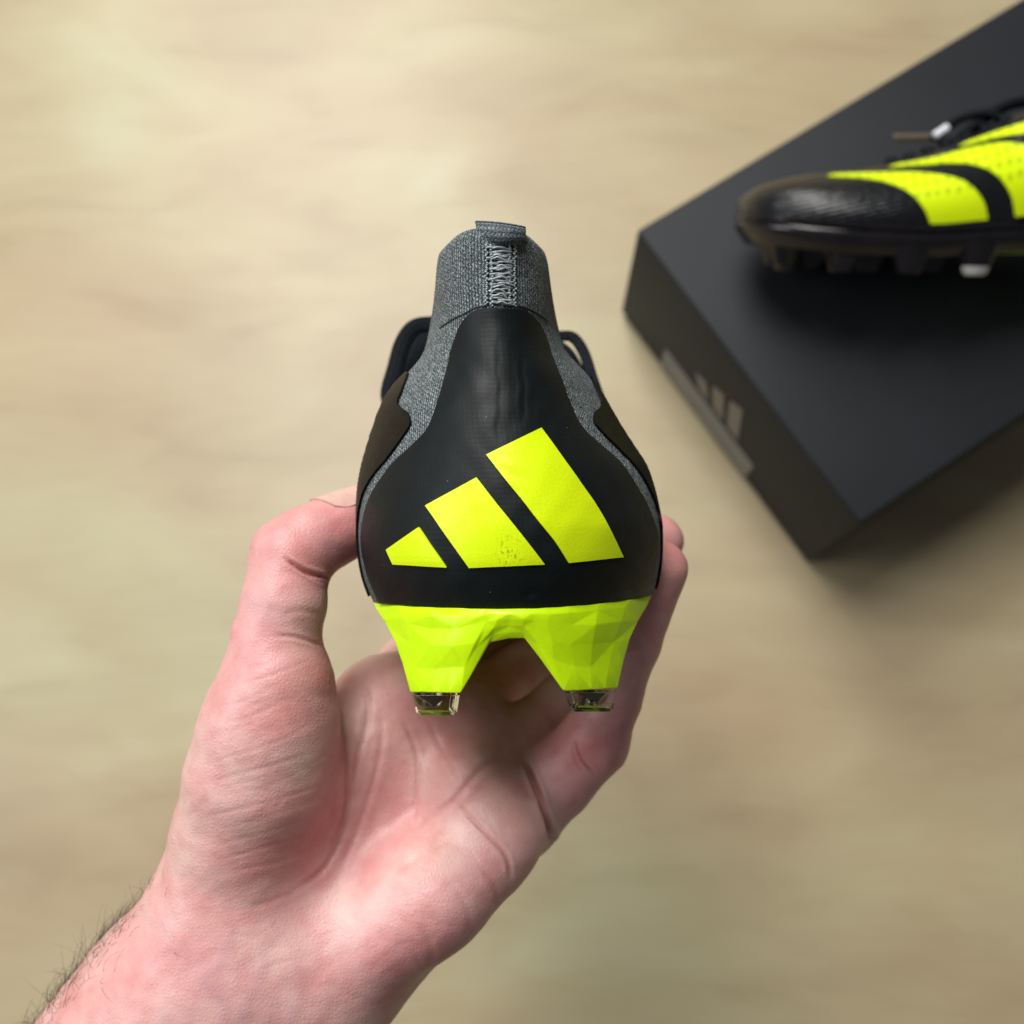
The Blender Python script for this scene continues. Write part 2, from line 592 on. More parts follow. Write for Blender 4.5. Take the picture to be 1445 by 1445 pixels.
def side_sz(px, py):
    p = on_side(px, py, 0.0)
    return (p - A) @ eS, p[2]


s0, z0 = side_sz(936, 503); s1, z1 = side_sz(1062, 660)
print("box label", s0, z0, s1, z1, "short", SLEN)
lab = side_rect("label", s0, s1, 0.0065, 0.034, M["label"])
tag(lab, "grey printed label strip along the lower edge")
for k, (q0, q1, hgt) in enumerate(((-0.02, 0.32, 0.42), (0.34, 0.68, 0.74), (0.70, 1.05, 1.0))):
    sa, za = side_sz(983, 541); sb, zb = side_sz(1040, 612)
    Ls = sb - sa; base_z = 0.041; H_ = 0.040
    qs = [(sa + Ls * (q0 + 0.10), base_z), (sa + Ls * (q1 + 0.02), base_z), (sa + Ls * (q1 - 0.16), base_z + H_ * hgt), (sa + Ls * (q0 - 0.06), base_z + H_ * hgt * 0.80)]
    P = np.array([A * np.array([1, 1, 0]) + eS * s + EZ * z - eL * 0.0006 for s, z in qs])
    Vv = np.vstack([P, P + eL * 0.0005])
    F = [(0, 1, 2, 3), (7, 6, 5, 4)] + [(i, i + 4, (i + 1) % 4 + 4, (i + 1) % 4) for i in range(4)]
    o = new_obj("logo_stripe", Vv, F, M["logo"], box_root, False); set_sharp(o.data, 20)

# ------------------------------------------------------------------ boot surface (derived from the rear view)
D0 = 0.2125
X0 = (719 - CX) / FPX * 0.23
Z0 = 0.0470
TOE = 0.278

# py centre, py left edge, py right edge, px left, px right, apex depth, edge depth, max angle
ROWS = np.array([
    [858, 850, 839, 527, 920, 0.2172, 0.036, 86],
    [842, 836, 826, 521, 925, 0.2158, 0.037, 87],
    [815, 812, 806, 513, 929, 0.2140, 0.038, 88],
    [784, 784, 784, 508, 931.5, 0.2128, 0.038, 88],
    [748, 748, 748, 505.5, 932, 0.2125, 0.038, 88],
    [718, 718, 718, 505.5, 927.5, 0.2128, 0.038, 86],
    [690, 690, 690, 507, 921, 0.2134, 0.038, 84],
    [660, 660, 660, 512, 911, 0.2143, 0.038, 82],
    [632, 632, 632, 519.5, 893.5, 0.2153, 0.038, 80],
    [605, 605, 605, 528, 876, 0.2164, 0.038, 78],
    [572, 572, 572, 540, 857, 0.2178, 0.037, 76],
    [545, 545, 545, 557, 841, 0.2190, 0.035, 75],
    [522, 523, 522, 578, 823, 0.2200, 0.032, 75],
    [500, 502, 501, 595, 803, 0.2209, 0.029, 77],
    [476, 479, 477, 604.5, 788, 0.2217, 0.026, 80],
    [450, 455, 454, 612.5, 779.5, 0.2224, 0.023, 84],
    [428, 436, 434, 615.5, 777, 0.2226, 0.021, 86],
    [400, 411, 408, 614.5, 776, 0.2226, 0.020, 86],
    [370, 384, 381, 615.5, 774.5, 0.2224, 0.020, 86],
    [342, 362, 360, 618.5, 770, 0.2220, 0.020, 86],
    [326, 350, 348, 624, 764, 0.2218, 0.020, 86],
    [320, 343, 341, 629, 759, 0.2220, 0.0195, 86],
])
NR = 66
NA = 61                                   # cap columns
NK = 120                                  # side columns
rr = np.linspace(0, 1, NR)


def cub(xs, ys, x):
    """monotone-ish cubic interpolation, xs ascending, ys (n,...)"""
    xs = np.asarray(xs, float); ys = np.asarray(ys, float)
    d = np.diff(ys, axis=0) / (np.diff(xs).reshape((-1,) + (1,) * (ys.ndim - 1)))
    m = np.empty_like(ys); m[0] = d[0]; m[-1] = d[-1]
    m[1:-1] = np.where(d[1:] * d[:-1] > 0, 2 * d[1:] * d[:-1] / (d[1:] + d[:-1] + 1e-30), 0)
    i = np.clip(np.searchsorted(xs, x) - 1, 0, len(xs) - 2)
    h = (xs[i + 1] - xs[i]); t = (x - xs[i]) / h
    sh = (-1,) + (1,) * (ys.ndim - 1)
    t = t.reshape(sh); h = h.reshape(sh)
    return ((1 + 2 * t) * (1 - t) ** 2 * ys[i] + t * (1 - t) ** 2 * h * m[i]
            + t * t * (3 - 2 * t) * ys[i + 1] + t * t * (t - 1) * h * m[i + 1])


rown = (ROWS[0, 0] - ROWS[:, 0]) / (ROWS[0, 0] - ROWS[-1, 0])
RT = cub(rown, ROWS, rr)                  # NR x 8


def cam2boot(P):
    return np.stack([P[..., 0] - X0, P[..., 2] - D0, P[..., 1] + Z0], -1)


def boot2cam(P):
    return np.stack([P[..., 0] + X0, P[..., 2] - Z0, P[..., 1] + D0], -1)


# cap grid  (NA x NR)
gcap = np.linspace(-1, 1, NA)
gg, _ = np.meshgrid(gcap, rr, indexing='ij')
am = np.radians(RT[:, 7])[None, :]
ang = gg * am
sn = np.sin(ang) / np.sin(am)
cxr = (RT[:, 3] + RT[:, 4])[None, :] / 2; hwr = (RT[:, 4] - RT[:, 3])[None, :] / 2
# the apex line of the heel runs slightly off the middle of the silhouette
px = cxr + hwr * sn
edge_py = np.where(sn < 0, RT[:, 1][None, :], RT[:, 2][None, :])
py = RT[:, 0][None, :] + (edge_py - RT[:, 0][None, :]) * np.abs(sn) ** (2.2 + 1.4 * sstep(rr, 0.80, 1.0))[None, :]
dep = RT[:, 5][None, :] + RT[:, 6][None, :] * (1 - np.cos(ang)) / (1 - np.cos(am))
CAP = cam2boot(at(px, py, dep))
CAPPX = np.stack([px, py], -1)

# stations along the foot
SY = np.array([0.07, 0.095, 0.12, 0.135, 0.155, 0.18, 0.20, 0.22, 0.238, 0.252, 0.262, 0.269, 0.2735, 0.2765, 0.278])
toe = np.clip((SY - 0.19) / (TOE - 0.19), 0, 1)
toeb = (1 - toe ** 2.9) ** (1 / 2.2)
SB = np.where(SY < 0.19, np.interp(SY, [0.07, 0.095, 0.12, 0.155, 0.19], [0.0350, 0.0335, 0.0355, 0.0425, 0.0470]), 0.0470 * toeb)
SZF = np.interp(SY, [0.07, 0.12, 0.18, 0.23, 0.278], [0.0272, 0.0255, 0.0215, 0.0225, 0.0270])
ztop0 = np.interp(SY, [0.07, 0.095, 0.12, 0.135, 0.155, 0.18, 0.20, 0.22, 0.238, 0.262, 0.278],
                  [0.084, 0.086, 0.090, 0.0840, 0.0745, 0.0645, 0.0595, 0.0565, 0.0545, 0.0515, 0.0490])
SZT = SZF + (ztop0 - SZF) * np.clip(0.40 + 0.60 * (1 - toe ** 6) ** 0.5, 0, 1)
SZT[-1] = SZF[-1] + 0.012
SCW = np.interp(SY, [0.07, 0.095, 0.12, 0.135, 0.2], [0.0140, 0.0165, 0.013, 0.0, 0.0])


def side_grid(sgn):
    edge = CAP[-1 if sgn > 0 else 0]                 # NR x 3
    prev = CAP[-3 if sgn > 0 else 2]
    kk = np.linspace(0, 1, NK) ** 1.0
    kk = 1 - (1 - kk) ** 1.35
    out = np.empty((NK, NR, 3))
    th = rr * math.pi / 2
    bulge = np.sin(math.pi * np.clip(rr * 1.5, 0, 1)) * 0.0045
    Xs = SCW[:, None] + (SB - SCW)[:, None] * np.cos(th)[None, :] ** 0.72 + bulge[None, :] * (SB / 0.047)[:, None]
    Zs = SZF[:, None] + (SZT - SZF)[:, None] * np.sin(th)[None, :] ** 0.95
    Xs[:, -1] = SCW
    # keep the waist no wider in view than the heel seen from behind
    for j in range(NR):
        e = edge[j]; lean = -0.0038 * float(sstep(rr[j], 0.35, 0.8))
        slope = (edge[j] - prev[j]); 
        xs = np.concatenate([[e[1]], SY]); offS = lean * (1 - sstep(SY, 0.08, 0.15)); X = np.concatenate([[sgn * e[0]], Xs[:, j] + sgn * offS]); Z = np.concatenate([[e[2]], Zs[:, j]])
        Y = e[1] + (TOE - e[1]) * kk
        Y[-1] = TOE
        x = cub(xs, X, Y); z = cub(xs, Z, Y)
        out[:, j, 0] = sgn * x; out[:, j, 1] = Y; out[:, j, 2] = z
    return out


SG = {-1: side_grid(-1), 1: side_grid(1)}
# whole surface: g from -2 (toe) .. -1 | cap | 1 .. 2 (toe)
GRID = np.concatenate([SG[-1][::-1][:-1], CAP, SG[1][1:]], 0)
GV = np.concatenate([-1 - np.linspace(0, 1, NK)[::-1][:-1], gcap, 1 + np.linspace(0, 1, NK)[1:]])
NG = len(GV)
du = np.gradient(GRID, axis=0); dv = np.gradient(GRID, axis=1)
NORM = np.cross(du, dv)
NORM /= np.linalg.norm(NORM, axis=-1, keepdims=True) + 1e-15
# outward check at heel apex (should point to -Y)
mid = NG // 2
if NORM[mid, NR // 3, 1] > 0: NORM = -NORM
# arc-length uv
arc = np.concatenate([[0], np.cumsum(np.linalg.norm(np.diff(GRID[:, NR // 4], axis=0), axis=-1))])
arc -= arc[mid]
# scale arc per row so that knit columns keep their pitch
rowlen = np.zeros((NG, NR))
seg = np.linalg.norm(np.diff(GRID, axis=0), axis=-1)
cs = np.vstack([np.zeros((1, NR)), np.cumsum(seg, 0)])
rowlen = cs - cs[mid][None, :]
UVG = np.stack([rowlen, GRID[..., 2]], -1)


def bil(Garr, g, r):
    fi = np.interp(g, GV, np.arange(NG)); fj = np.clip(np.asarray(r, float), 0, 1) * (NR - 1)
    i = np.clip(fi.astype(int), 0, NG - 2); j = np.clip(fj.astype(int), 0, NR - 2)
    a = (fi - i)[..., None]; b = (fj - j)[..., None]
    return (Garr[i, j] * (1 - a) * (1 - b) + Garr[i + 1, j] * a * (1 - b) + Garr[i, j + 1] * (1 - a) * b + Garr[i + 1, j + 1] * a * b)


def surf(g, r, off=0.0):
    g = np.asarray(g, float); r = np.asarray(r, float)
    g, r = np.broadcast_arrays(g, r)
    n = bil(NORM, g, r); n /= np.linalg.norm(n, axis=-1, keepdims=True) + 1e-12
    off = np.asarray(off, float)
    return bil(GRID, g, r) + n * (off[..., None] if off.ndim else off)


def uvs(g, r):
    g, r = np.broadcast_arrays(np.asarray(g, float), np.asarray(r, float))
    return bil(UVG, g, r)


# pixel -> (g, r) on the cap (inverse of the cap formula)
_RTf = cub(rown, ROWS, np.linspace(0, 1, 2001))
_rf = np.linspace(0, 1, 2001)


def p2g(pix):
    pix = np.asarray(pix, float); sh = pix.shape[:-1]; q = pix.reshape(-1, 2)
    col = lambda c, r: np.interp(r, _rf, _RTf[:, c])
    yc = q[:, 1].copy()
    for _ in range(14):
        r = np.interp(-yc, -_RTf[:, 0], _rf)
        s_ = np.clip((q[:, 0] - (col(3, r) + col(4, r)) / 2) / ((col(4, r) - col(3, r)) / 2), -1, 1)
        pe = np.where(s_ < 0, col(1, r), col(2, r))
        yc = yc + 0.8 * (q[:, 1] - (col(0, r) + (pe - col(0, r)) * np.abs(s_) ** (2.2 + 1.4 * sstep(r, 0.80, 1.0))))
    a_ = np.radians(col(7, r))
    g_ = np.arcsin(np.clip(s_ * np.sin(a_), -1, 1)) / a_
    return np.stack([np.clip(g_, -1, 1), np.clip(r, 0, 1)], -1).reshape(sh + (2,))


def resample(poly, n):
    poly = np.asarray(poly, float)
    d = np.concatenate([[0], np.cumsum(np.linalg.norm(np.diff(poly, axis=0), axis=1))]); d /= d[-1]
    P = smooth_path(poly, 200) if len(poly) > 2 else np.array([poly[0] + (poly[1] - poly[0]) * t for t in np.linspace(0, 1, 200)])
    dd = np.concatenate([[0], np.cumsum(np.linalg.norm(np.diff(P, axis=0), axis=1))]); dd /= dd[-1]
    t = np.linspace(0, 1, n)
    return np.stack([np.interp(t, dd, P[:, k]) for k in range(2)], 1)


PANEL_L = [(676, 437), (662, 446), (649, 466), (639, 496), (631, 529), (623, 556), (613, 586), (603, 609), (580, 632), (556, 655), (536, 682), (520, 712), (513, 740), (513, 772), (519, 806), (529, 832), (536, 846), (541, 856)]
PANEL_R = [(736, 437), (749, 446), (762, 463), (772, 489), (782, 516), (792, 542), (802, 569), (812, 592), (826, 612), (846, 629), (872, 652), (892, 679), (909, 709), (922, 740), (926, 766), (923, 799), (914, 824), (907, 838), (902, 850)]
STRIPES = [
    dict(L=[(549.5, 775), (554, 785), (559, 795)], R=[(594.5, 744), (613, 771), (632.5, 799)]),
    dict(L=[(604, 714), (635, 759), (664, 799.5)], R=[(674, 675), (703, 713), (734, 752), (767, 795)]),
    dict(L=[(687, 643), (712.5, 677), (735, 705), (758, 735), (780, 762), (800, 793)], R=[(761, 606), (789, 645), (815.5, 682), (840, 718), (859, 752), (875, 785.5)]),
]
QUARTER_L = [(578, 527), (569, 552), (563, 571), (577, 583), (581, 598), (575, 610), (550, 645), (530, 669), (516, 692), (508.5, 718), (506, 742)]
QUARTER_R = [(833, 533), (841, 552), (848, 572), (838, 582), (837.5, 597), (849, 612), (872, 635), (895, 659), (912, 685), (925, 715), (931.5, 745)]
GL = {}


def bound_fn(poly):
    gr = p2g(resample(poly, 90))
    o = np.argsort(gr[:, 1])
    return gr[o, 1], gr[o, 0]


def Yg(sgn, Y, r):
    """g value on a side for a given Y (boot forward) at row r"""
    j = np.clip(np.asarray(r, float), 0, 1) * (NR - 1)
    Y0 = np.interp(j, np.arange(NR), SG[sgn][0, :, 1])
    k = (np.asarray(Y, float) - Y0) / (TOE - Y0)
    k = np.clip(k, 0, 1)
    kk = 1 - (1 - k) ** (1 / 1.35)
    return sgn * (1 + kk)


def build_boot(label, mirror, extra):
    root = bpy.data.objects.new("football_boot", None)
    COL.objects.link(root)
    tag(root, label, "football boot", "pair of black and neon yellow football boots")
    mx = np.array([-1.0 if mirror else 1.0, 1, 1])

    def O(name, V, F, mat, smooth=True, uv=None, sharp=None, par=None):
        V = np.asarray(V, float) * mx
        if mirror: F = [tuple(f)[::-1] for f in F]
        return new_obj(name, V, F, mat, par or root, smooth, uv, sharp)

    def S(name, Po, Pi, mat, uv=None, sharp=40, par=None):
        if mirror: Po, Pi = (Po * mx)[::-1], (Pi * mx)[::-1]; uv = None if uv is None else uv[::-1]
        return sheet(name, Po, Pi, mat, par or root, uv, sharp)

    # --- knitted collar / heel ground (double sided cloth)
    sel = np.where(np.abs(GV) <= 1.34)[0]
    P = GRID[sel]; Nn = NORM[sel]
    relief = np.zeros(P.shape[:2])
    # soft rolled top edge
    top = sstep(np.broadcast_to(rr, P.shape[:2]), 0.975, 1.0) * 0.0006
    Po = P - Nn * top[..., None]
    Pi = P - Nn * (0.0022 - top)[..., None]
    kn = S("knit_collar", Po, Pi, M["knit"], UVG[sel], 60)
    kn["label"] = "grey knitted sock collar and heel band"

    # --- main upper
    for sgn in (-1, 1):
        pass
    selL = np.where(GV <= -1.24)[0]; selR = np.where(GV >= 1.24)[0]
    PL = GRID[selL] + NORM[selL] * 0.0004; PR = GRID[selR] + NORM[selR] * 0.0004
    V = np.concatenate([PL.reshape(-1, 3), PR.reshape(-1, 3)])
    F = grid_faces(len(selL), NR) + grid_faces(len(selR), NR, len(selL) * NR)
    up = O("upper", V, F, M["upper"])
    bm = bmesh.new(); bm.from_mesh(up.data)
    bmesh.ops.remove_doubles(bm, verts=bm.verts, dist=0.0009)
    bmesh.ops.recalc_face_normals(bm, faces=bm.faces)
    bm.to_mesh(up.data); bm.free()
    md = up.modifiers.new("thickness", 'SOLIDIFY'); md.thickness = 0.0016; md.offset = -1

    # --- quarter panels beside the heel band
    for sgn, poly in ((-1, QUARTER_L), (1, QUARTER_R)):
        br, bg = bound_fn(poly)
        r = np.concatenate([np.linspace(0.02, br[0], 8)[:-1], np.linspace(br[0], br[-1], 70)])
        g0 = np.interp(r, br, bg); g0 = np.where(r < br[0], sgn * 1.0, g0)
        cols = np.linspace(0, 1, 34)
        out_e = sgn * 1.30
        gm = g0[:, None] + (out_e - g0[:, None]) * cols[None, :]
        rm = np.broadcast_to(r[:, None], gm.shape)
        if sgn > 0: pass
        Po = surf(gm, rm, 0.0007); Pi = surf(gm, rm, -0.0002)
        if sgn < 0: Po, Pi, = Po[::-1], Pi[::-1]
        S("quarter_panel", Po, Pi, M["leather"], None, 40)

    # --- black heel panel
    lr, lg = bound_fn(PANEL_L); rr_, rg = bound_fn(PANEL_R)
    rt = max(lr.max(), rr_.max())
    nrow, ncol = 150, 90
    rv = np.linspace(0.0, 1, nrow)
    r0 = 0.004
    r1 = p2g([(706, 436)])[0, 1]
    rows = r0 + (r1 - r0) * rv
    gL = np.interp(rows, lr, lg); gR = np.interp(rows, rr_, rg)
    cu = np.linspace(0, 1, ncol)
    gm = gL[:, None] + (gR - gL)[:, None] * cu[None, :]
    rm = np.broadcast_to(rows[:, None], gm.shape).copy()
    pxm = bil(np.concatenate([np.zeros((NK - 1, NR, 2)), CAPPX, np.zeros((NK - 1, NR, 2))]), gm, rm)
    X, Y = pxm[..., 0], pxm[..., 1]
    # vertical stress wrinkles under the seam
    rel = np.zeros_like(X)
    wob = 3 * np.sin(Y / 17.0) + 2 * np.sin(Y / 6.1)
    for x0, y0, y1, amp, wd in ((737, 480, 612, -0.00040, 3.0), (730, 500, 600, 0.00035, 3.5), (744, 520, 605, 0.00030, 4.0), (704, 470, 640, -0.00022, 3.5), (698, 470, 640, 0.00018, 4.0), (716, 460, 660, 0.00012, 4.0), (688, 455, 560, -0.0001, 3.0)):
        win = sstep(Y, y0, y0 + 30) * (1 - sstep(Y, y1 - 40, y1))
        rel += 0.27 * amp * np.exp(-((X - x0 - wob * 0.5) / wd) ** 2) * win
    rel += 0.00010 * np.sin(X / 9.0 + np.sin(Y / 23.0)) * np.sin(Y / 13.0 + 1.3 * np.sin(X / 31.0))
    # small dent above the sole
    rel += -0.0005 * np.exp(-(((X - 748) / 8) ** 2 + ((Y - 836) / 5) ** 2))
    Po = surf(gm, rm, 0.0006 + rel); Pi = surf(gm, rm, -0.0003)
    hp = S("heel_panel", Po, Pi, M["panel"], uvs(gm, rm), 50)
    hp["label"] = "smooth black heel panel carrying three neon stripes"

    # --- three neon stripes printed on the panel
    for st in STRIPES:
        n, m = 40, 30
        Lp = resample(st["L"], n); Rp = resample(st["R"], n)
        u = np.linspace(0, 1, m)[None, :, None]
        pix = Lp[:, None] * (1 - u) + Rp[:, None] * u
        gr = p2g(pix)
        X, Y = pix[..., 0], pix[..., 1]
        rel = 0.00010 * np.sin(X / 9.0 + np.sin(Y / 23.0)) * np.sin(Y / 13.0 + 1.3 * np.sin(X / 31.0))
        rel += 0.00022 * np.exp(-((X - 722) / 14) ** 2) * np.sin((Y - 0.5 * X) / 4.2) * np.exp(-((Y - 668) / 30) ** 2)
        Po = surf(gr[..., 0], gr[..., 1], 0.00105 + 0.5 * rel); Pi = surf(gr[..., 0], gr[..., 1], 0.0001)
        Po = Po[::-1]; Pi = Pi[::-1]
        S("heel_stripe", Po, Pi, M["neon"], uvs(gr[..., 0], gr[..., 1])[::-1], 50, par=hp)

    # --- seam stitching up the back of the collar
    def stitch(name, paths, rad, mat, par):
        V = []; F = []; off = 0
        for p in paths:
            v, f = tube_data(p, rad, 6, off=off)
            V.append(v); F += f; off += len(v)
        return O(name, np.concatenate(V), F, mat, par=par)

    def pix_path(pix, off, n):
        q = resample(pix, n); gr = p2g(q)
        return surf(gr[:, 0], gr[:, 1], off)
    paths = []
    lr_ = random.Random(3)
    y = 349.0; zz = []; side = 0
    while y < 433:
        xx = (689 if side == 0 else 722) + lr_.uniform(-2.5, 2.5)
        zz.append((xx + (y - 349) * 0.015, y)); y += lr_.uniform(3.2, 4.6); side ^= 1
    gr = p2g(resample_lin(zz, 300))
    paths.append(surf(gr[:, 0], gr[:, 1], 0.00035 + 0.0002 * np.sin(np.arange(300) * 0.6)))
    for x0 in (687, 694, 718, 725):
        zz = []
        y = 346.0; k = 0
        while y < 434:
            zz.append((x0 + (1.7 if k % 2 else -1.7) + lr_.uniform(-.6, .6), y)); y += lr_.uniform(2.6, 4.4); k += 1
        gr = p2g(resample_lin(zz, 220))
        paths.append(surf(gr[:, 0], gr[:, 1], 0.00030 + 0.00022 * np.sin(np.arange(220) * 0.75)))
    y = 351.0
    while y < 432:
        x0 = lr_.uniform(694, 704)
        zz = [(x0, y), (x0 + 6, y + lr_.uniform(-4, 1)), (x0 + 13, y + lr_.uniform(-3, 4)), (x0 + 20, y + lr_.uniform(-1, 5))]
        gr = p2g(resample(zz, 16))
        paths.append(surf(gr[:, 0], gr[:, 1], 0.00045 + 0.0003 * np.sin(np.linspace(0, math.pi, 16))))
        y += lr_.uniform(4.0, 7.5)
    stitch("seam_stitching", paths, 0.00023, M["thread"], kn)
    sp = [pix_path([(622, 462), (640, 450), (655, 443), (672, 434), (690, 431)], 0.00006, 40), pix_path([(724, 431), (740, 434), (756, 441), (772, 452)], 0.00006, 40)]
    stitch("collar_seam", sp, 0.00022, M["seam"], kn)

    # --- folded pull tab on top of the collar
    rows_ = []
    spec = [  # py offset along the fold (front bottom -> over the top -> back bottom), depth offset
        (0.98, -0.0004), (0.90, -0.0010), (0.7, -0.0013), (0.45, -0.0015), (0.2, -0.0013), (0.06, -0.0009), (0.0, -0.0002),
        (0.02, 0.0012), (0.12, 0.0030), (0.4, 0.0040), (0.9, 0.0040)]
    for s, dd in spec:
        q = np.linspace(0, 1, 15)
        tx = 670 + (742 - 670) * q + (1 - q) * 5 * s + 0.8 * np.sin(s * 9)
        ty = (313.0 + 8.5 * q - 2.0 * np.sin(q * math.pi)) * (1 - s) + (340.5 + 2.5 * np.sin(q * math.pi)) * s
        d_ = 0.2216 + 0.018 * ((q - 0.52) * 0.9) ** 2 + dd
        rows_.append(cam2boot(at(tx, ty, d_)))
    Po = np.array(rows_)[::-1]
    dirn = np.zeros_like(Po); dirn[..., 1] = 1
    inner = []
    cen = Po[:, :].copy()
    for i in range(len(Po)):
        f = np.array([0, 0.0017, -0.0005])
        inner.append(Po[i] + f * (1 if i > 4 else -0.4))
    q = np.linspace(0, 0.0118, 15)
    uvt = np.stack(np.meshgrid(np.linspace(0, 0.008, len(Po)), q, indexing='ij')[::-1], -1)[..., ::-1]
    pt = S("pull_tab", Po, np.array(inner), M["webbing"], uvt, 70)
    md = pt.modifiers.new("soft", 'SUBSURF'); md.levels = 1; md.render_levels = 1

    # --- faceted heel plate (neon) and dark forefoot plate
    fr = random.Random(5)

    def plate(name, s_list, mat, zdrop, facet, par=None, inset=0.0, cup=0.0):
        secs = []
        for s in s_list:
            L = surf(-s, 0.0, 0.0)[()]; R = surf(s, 0.0, 0.0)[()]
            if s < 0.02: pass
            nl = bil(NORM, np.array(-s), np.array(0.0)); nr = bil(NORM, np.array(s), np.array(0.0))
            nl = nl * np.array([1, 1, 0]); nr = nr * np.array([1, 1, 0])
            nl /= np.linalg.norm(nl) + 1e-9; nr /= np.linalg.norm(nr) + 1e-9
            row = []; cupr = cup * float(sstep(s, 1.2, 1.4)) * (0.45 + 0.55 * float(sstep(s, 1.55, 1.85))); rowc2 = []
            if cup:
                row = [surf(-s, cupr * q_, 0.0016 * w_)[()] for q_, w_ in ((1.0, 0.5), (0.93, 1.0), (0.5, 1.15))]
                rowc2 = [surf(s, cupr * q_, 0.0016 * w_)[()] for q_, w_ in ((1.0, 0.5), (0.93, 1.0), (0.5, 1.15))]
            prof = [(0.0003, 0.0006), (0.0013, -0.0008), (0.0011, -0.0028), (-0.0012, -0.0062), (-0.0048, -0.0100)]
            for o_, z_ in prof:
                o_ = o_ - inset
                j = fr.uniform(-1, 1) * facet if z_ < -0.002 else 0
                row.append(L + nl * (o_ + j * 0.8) + np.array([0, 0, z_ * zdrop + j * 0.5]))
            cen = (L + R) / 2
            row2 = list(rowc2)
            for o_, z_ in prof:
                o_ = o_ - inset
                j = fr.uniform(-1, 1) * facet if z_ < -0.002 else 0
                row2.append(R + nr * (o_ + j * 0.8) + np.array([0, 0, z_ * zdrop + j * 0.5]))
            bl, br2 = row[-1], row2[-1]
            row += [bl * (1 - t) + br2 * t + np.array([0, 0, 0.0015]) for t in (0.2, 0.4, 0.6, 0.8)]
            row += row2[::-1]
            # closing top (inside)
            row += [R * (1 - t) + L * t + np.array([0, 0, 0.0008]) for t in (0.1, 0.5, 0.9)]
            secs.append(np.array(row))
        secs = np.array(secs); n, m = secs.shape[:2]
        F = grid_faces(n, m, 0, True, True)
        if facet:
            T = []
            for (a, b, c, d) in F:
                if fr.random() < 0.5: T += [(a, b, c), (a, c, d)]
                else: T += [(a, b, d), (b, c, d)]
            F = T
        F.append(tuple(range(m))); F.append(tuple((n - 1) * m + j for j in range(m))[::-1])
        o = O(name, secs.reshape(-1, 3), F, mat, smooth=not facet)
        set_sharp(o.data, 28 if facet else 40)
        return o
    COLS = [  # column lines of the rear wall: top pixel, way points, bottom pixel
        [(527, 851), (531, 861), (542, 876), (557, 905), (568, 937), (579, 977)],
        [(562, 855), (566, 866), (572, 882), (580, 908), (588, 940), (597, 977)],
        [(606, 857), (607, 868), (608, 886), (610, 910), (613, 942), (616, 977.5)],
        [(650, 858), (648, 868), (645, 886), (641, 912), (637, 944), (633, 978)],
        [(678, 859), (676, 868), (672, 882), (666, 905), (658, 942), (650, 978)],
        [(690, 859), (689, 867), (686, 878), (681, 893), (675, 912), (665, 953)],
        [(703, 859), (703, 866), (701, 875), (698, 885), (695, 895), (691, 907)],
        [(720, 859), (720, 866), (720, 874), (719, 883), (719, 892), (718, 901)],
        [(738, 858.5), (738, 866), (738, 874), (739, 883), (739, 892), (740, 900.5)],
        [(752, 858), (752, 866), (753, 876), (755, 890), (758, 906), (762, 929)],
        [(770, 857), (771, 866), (773, 880), (777, 902), (784, 932), (795, 975)],
        [(802, 855), (803, 865), (805, 882), (808, 908), (812, 940), (816, 974.5)],
        [(846, 851), (845, 862), (842, 880), (839, 908), (836, 940), (835, 973.5)],
        [(890, 846), (886, 858), (878, 876), (870, 906), (862, 938), (854, 972.5)],
        [(920, 840), (914, 854), (901, 876), (889, 901), (880, 933), (871.5, 971)]]
    fj = random.Random(12)
    PX = np.array(COLS, float)
    PX[:, :, 1] += 0
    nC, nRw = PX.shape[:2]
    for c in range(1, nC - 1):
        for k in range(1, nRw - 1):
            if c not in (6, 7, 8):
                PX[c, k] += (fj.uniform(-4, 4), fj.uniform(-3, 3))
    sn_ = np.clip((PX[..., 0] - 723.5) / 197.0, -0.995, 0.995)
    Dp = 0.2172 + 0.036 * (1 - np.cos(np.arcsin(sn_)))
    Dp += np.array([-0.0006, -0.0014, -0.0013, -0.0008, -0.0001, 0.0008])[None, :]
    Dp[:, 5] -= 0.001 * (np.abs(sn_[:, 5]) > 0.3)
    for c in range(1, nC - 1):
        for k in range(2, nRw - 1):
            Dp[c, k] += fj.uniform(-1, 1) * 0.00028
    Dp[3, 3] -= 0.0006; Dp[12, 2] -= 0.0007; Dp[13, 3] += 0.0004; Dp[2, 2] += 0.0006; Dp[11, 2] += 0.0004
    front_ = cam2boot(at(PX[..., 0], PX[..., 1], Dp))
    th_ = np.interp(np.arange(nC), [0, 1, 4, 5, 6, 7, 8, 9, 10, 13, 14], [.012, .018, .020, .022, .024, .026, .024, .022, .020, .018, .012])
    back_ = front_.copy()
    prof_ = np.array([1.6, 1.5, 1.35, 1.15, 0.95, 0.72])
    back_[..., 1] += th_[:, None] * prof_[None, :]
    back_[..., 0] *= np.array([0.90, 0.90, 0.92, 0.95, 0.97, 0.99])[None, :]
    back_[6:9, 5, 1] += 0.012
    Vh = np.concatenate([front_.reshape(-1, 3), back_.reshape(-1, 3)])
    kk_ = nC * nRw
    Fh = []
    for (a_, b_, c_, d_) in grid_faces(nC, nRw):
        if fj.random() < 0.5: Fh += [(a_, b_, c_), (a_, c_, d_)]
        else: Fh += [(a_, b_, d_), (b_, c_, d_)]
    Fh += grid_faces(nC, nRw, kk_, True)
    ringi = [c * nRw for c in range(nC)] + [(nC - 1) * nRw + k for k in range(1, nRw)] + [c * nRw + nRw - 1 for c in range(nC - 2, -1, -1)] + [k for k in range(nRw - 2, 0, -1)]
    for a_, b_ in zip(ringi, ringi[1:] + ringi[:1]): Fh.append((a_, b_, b_ + kk_, a_ + kk_))
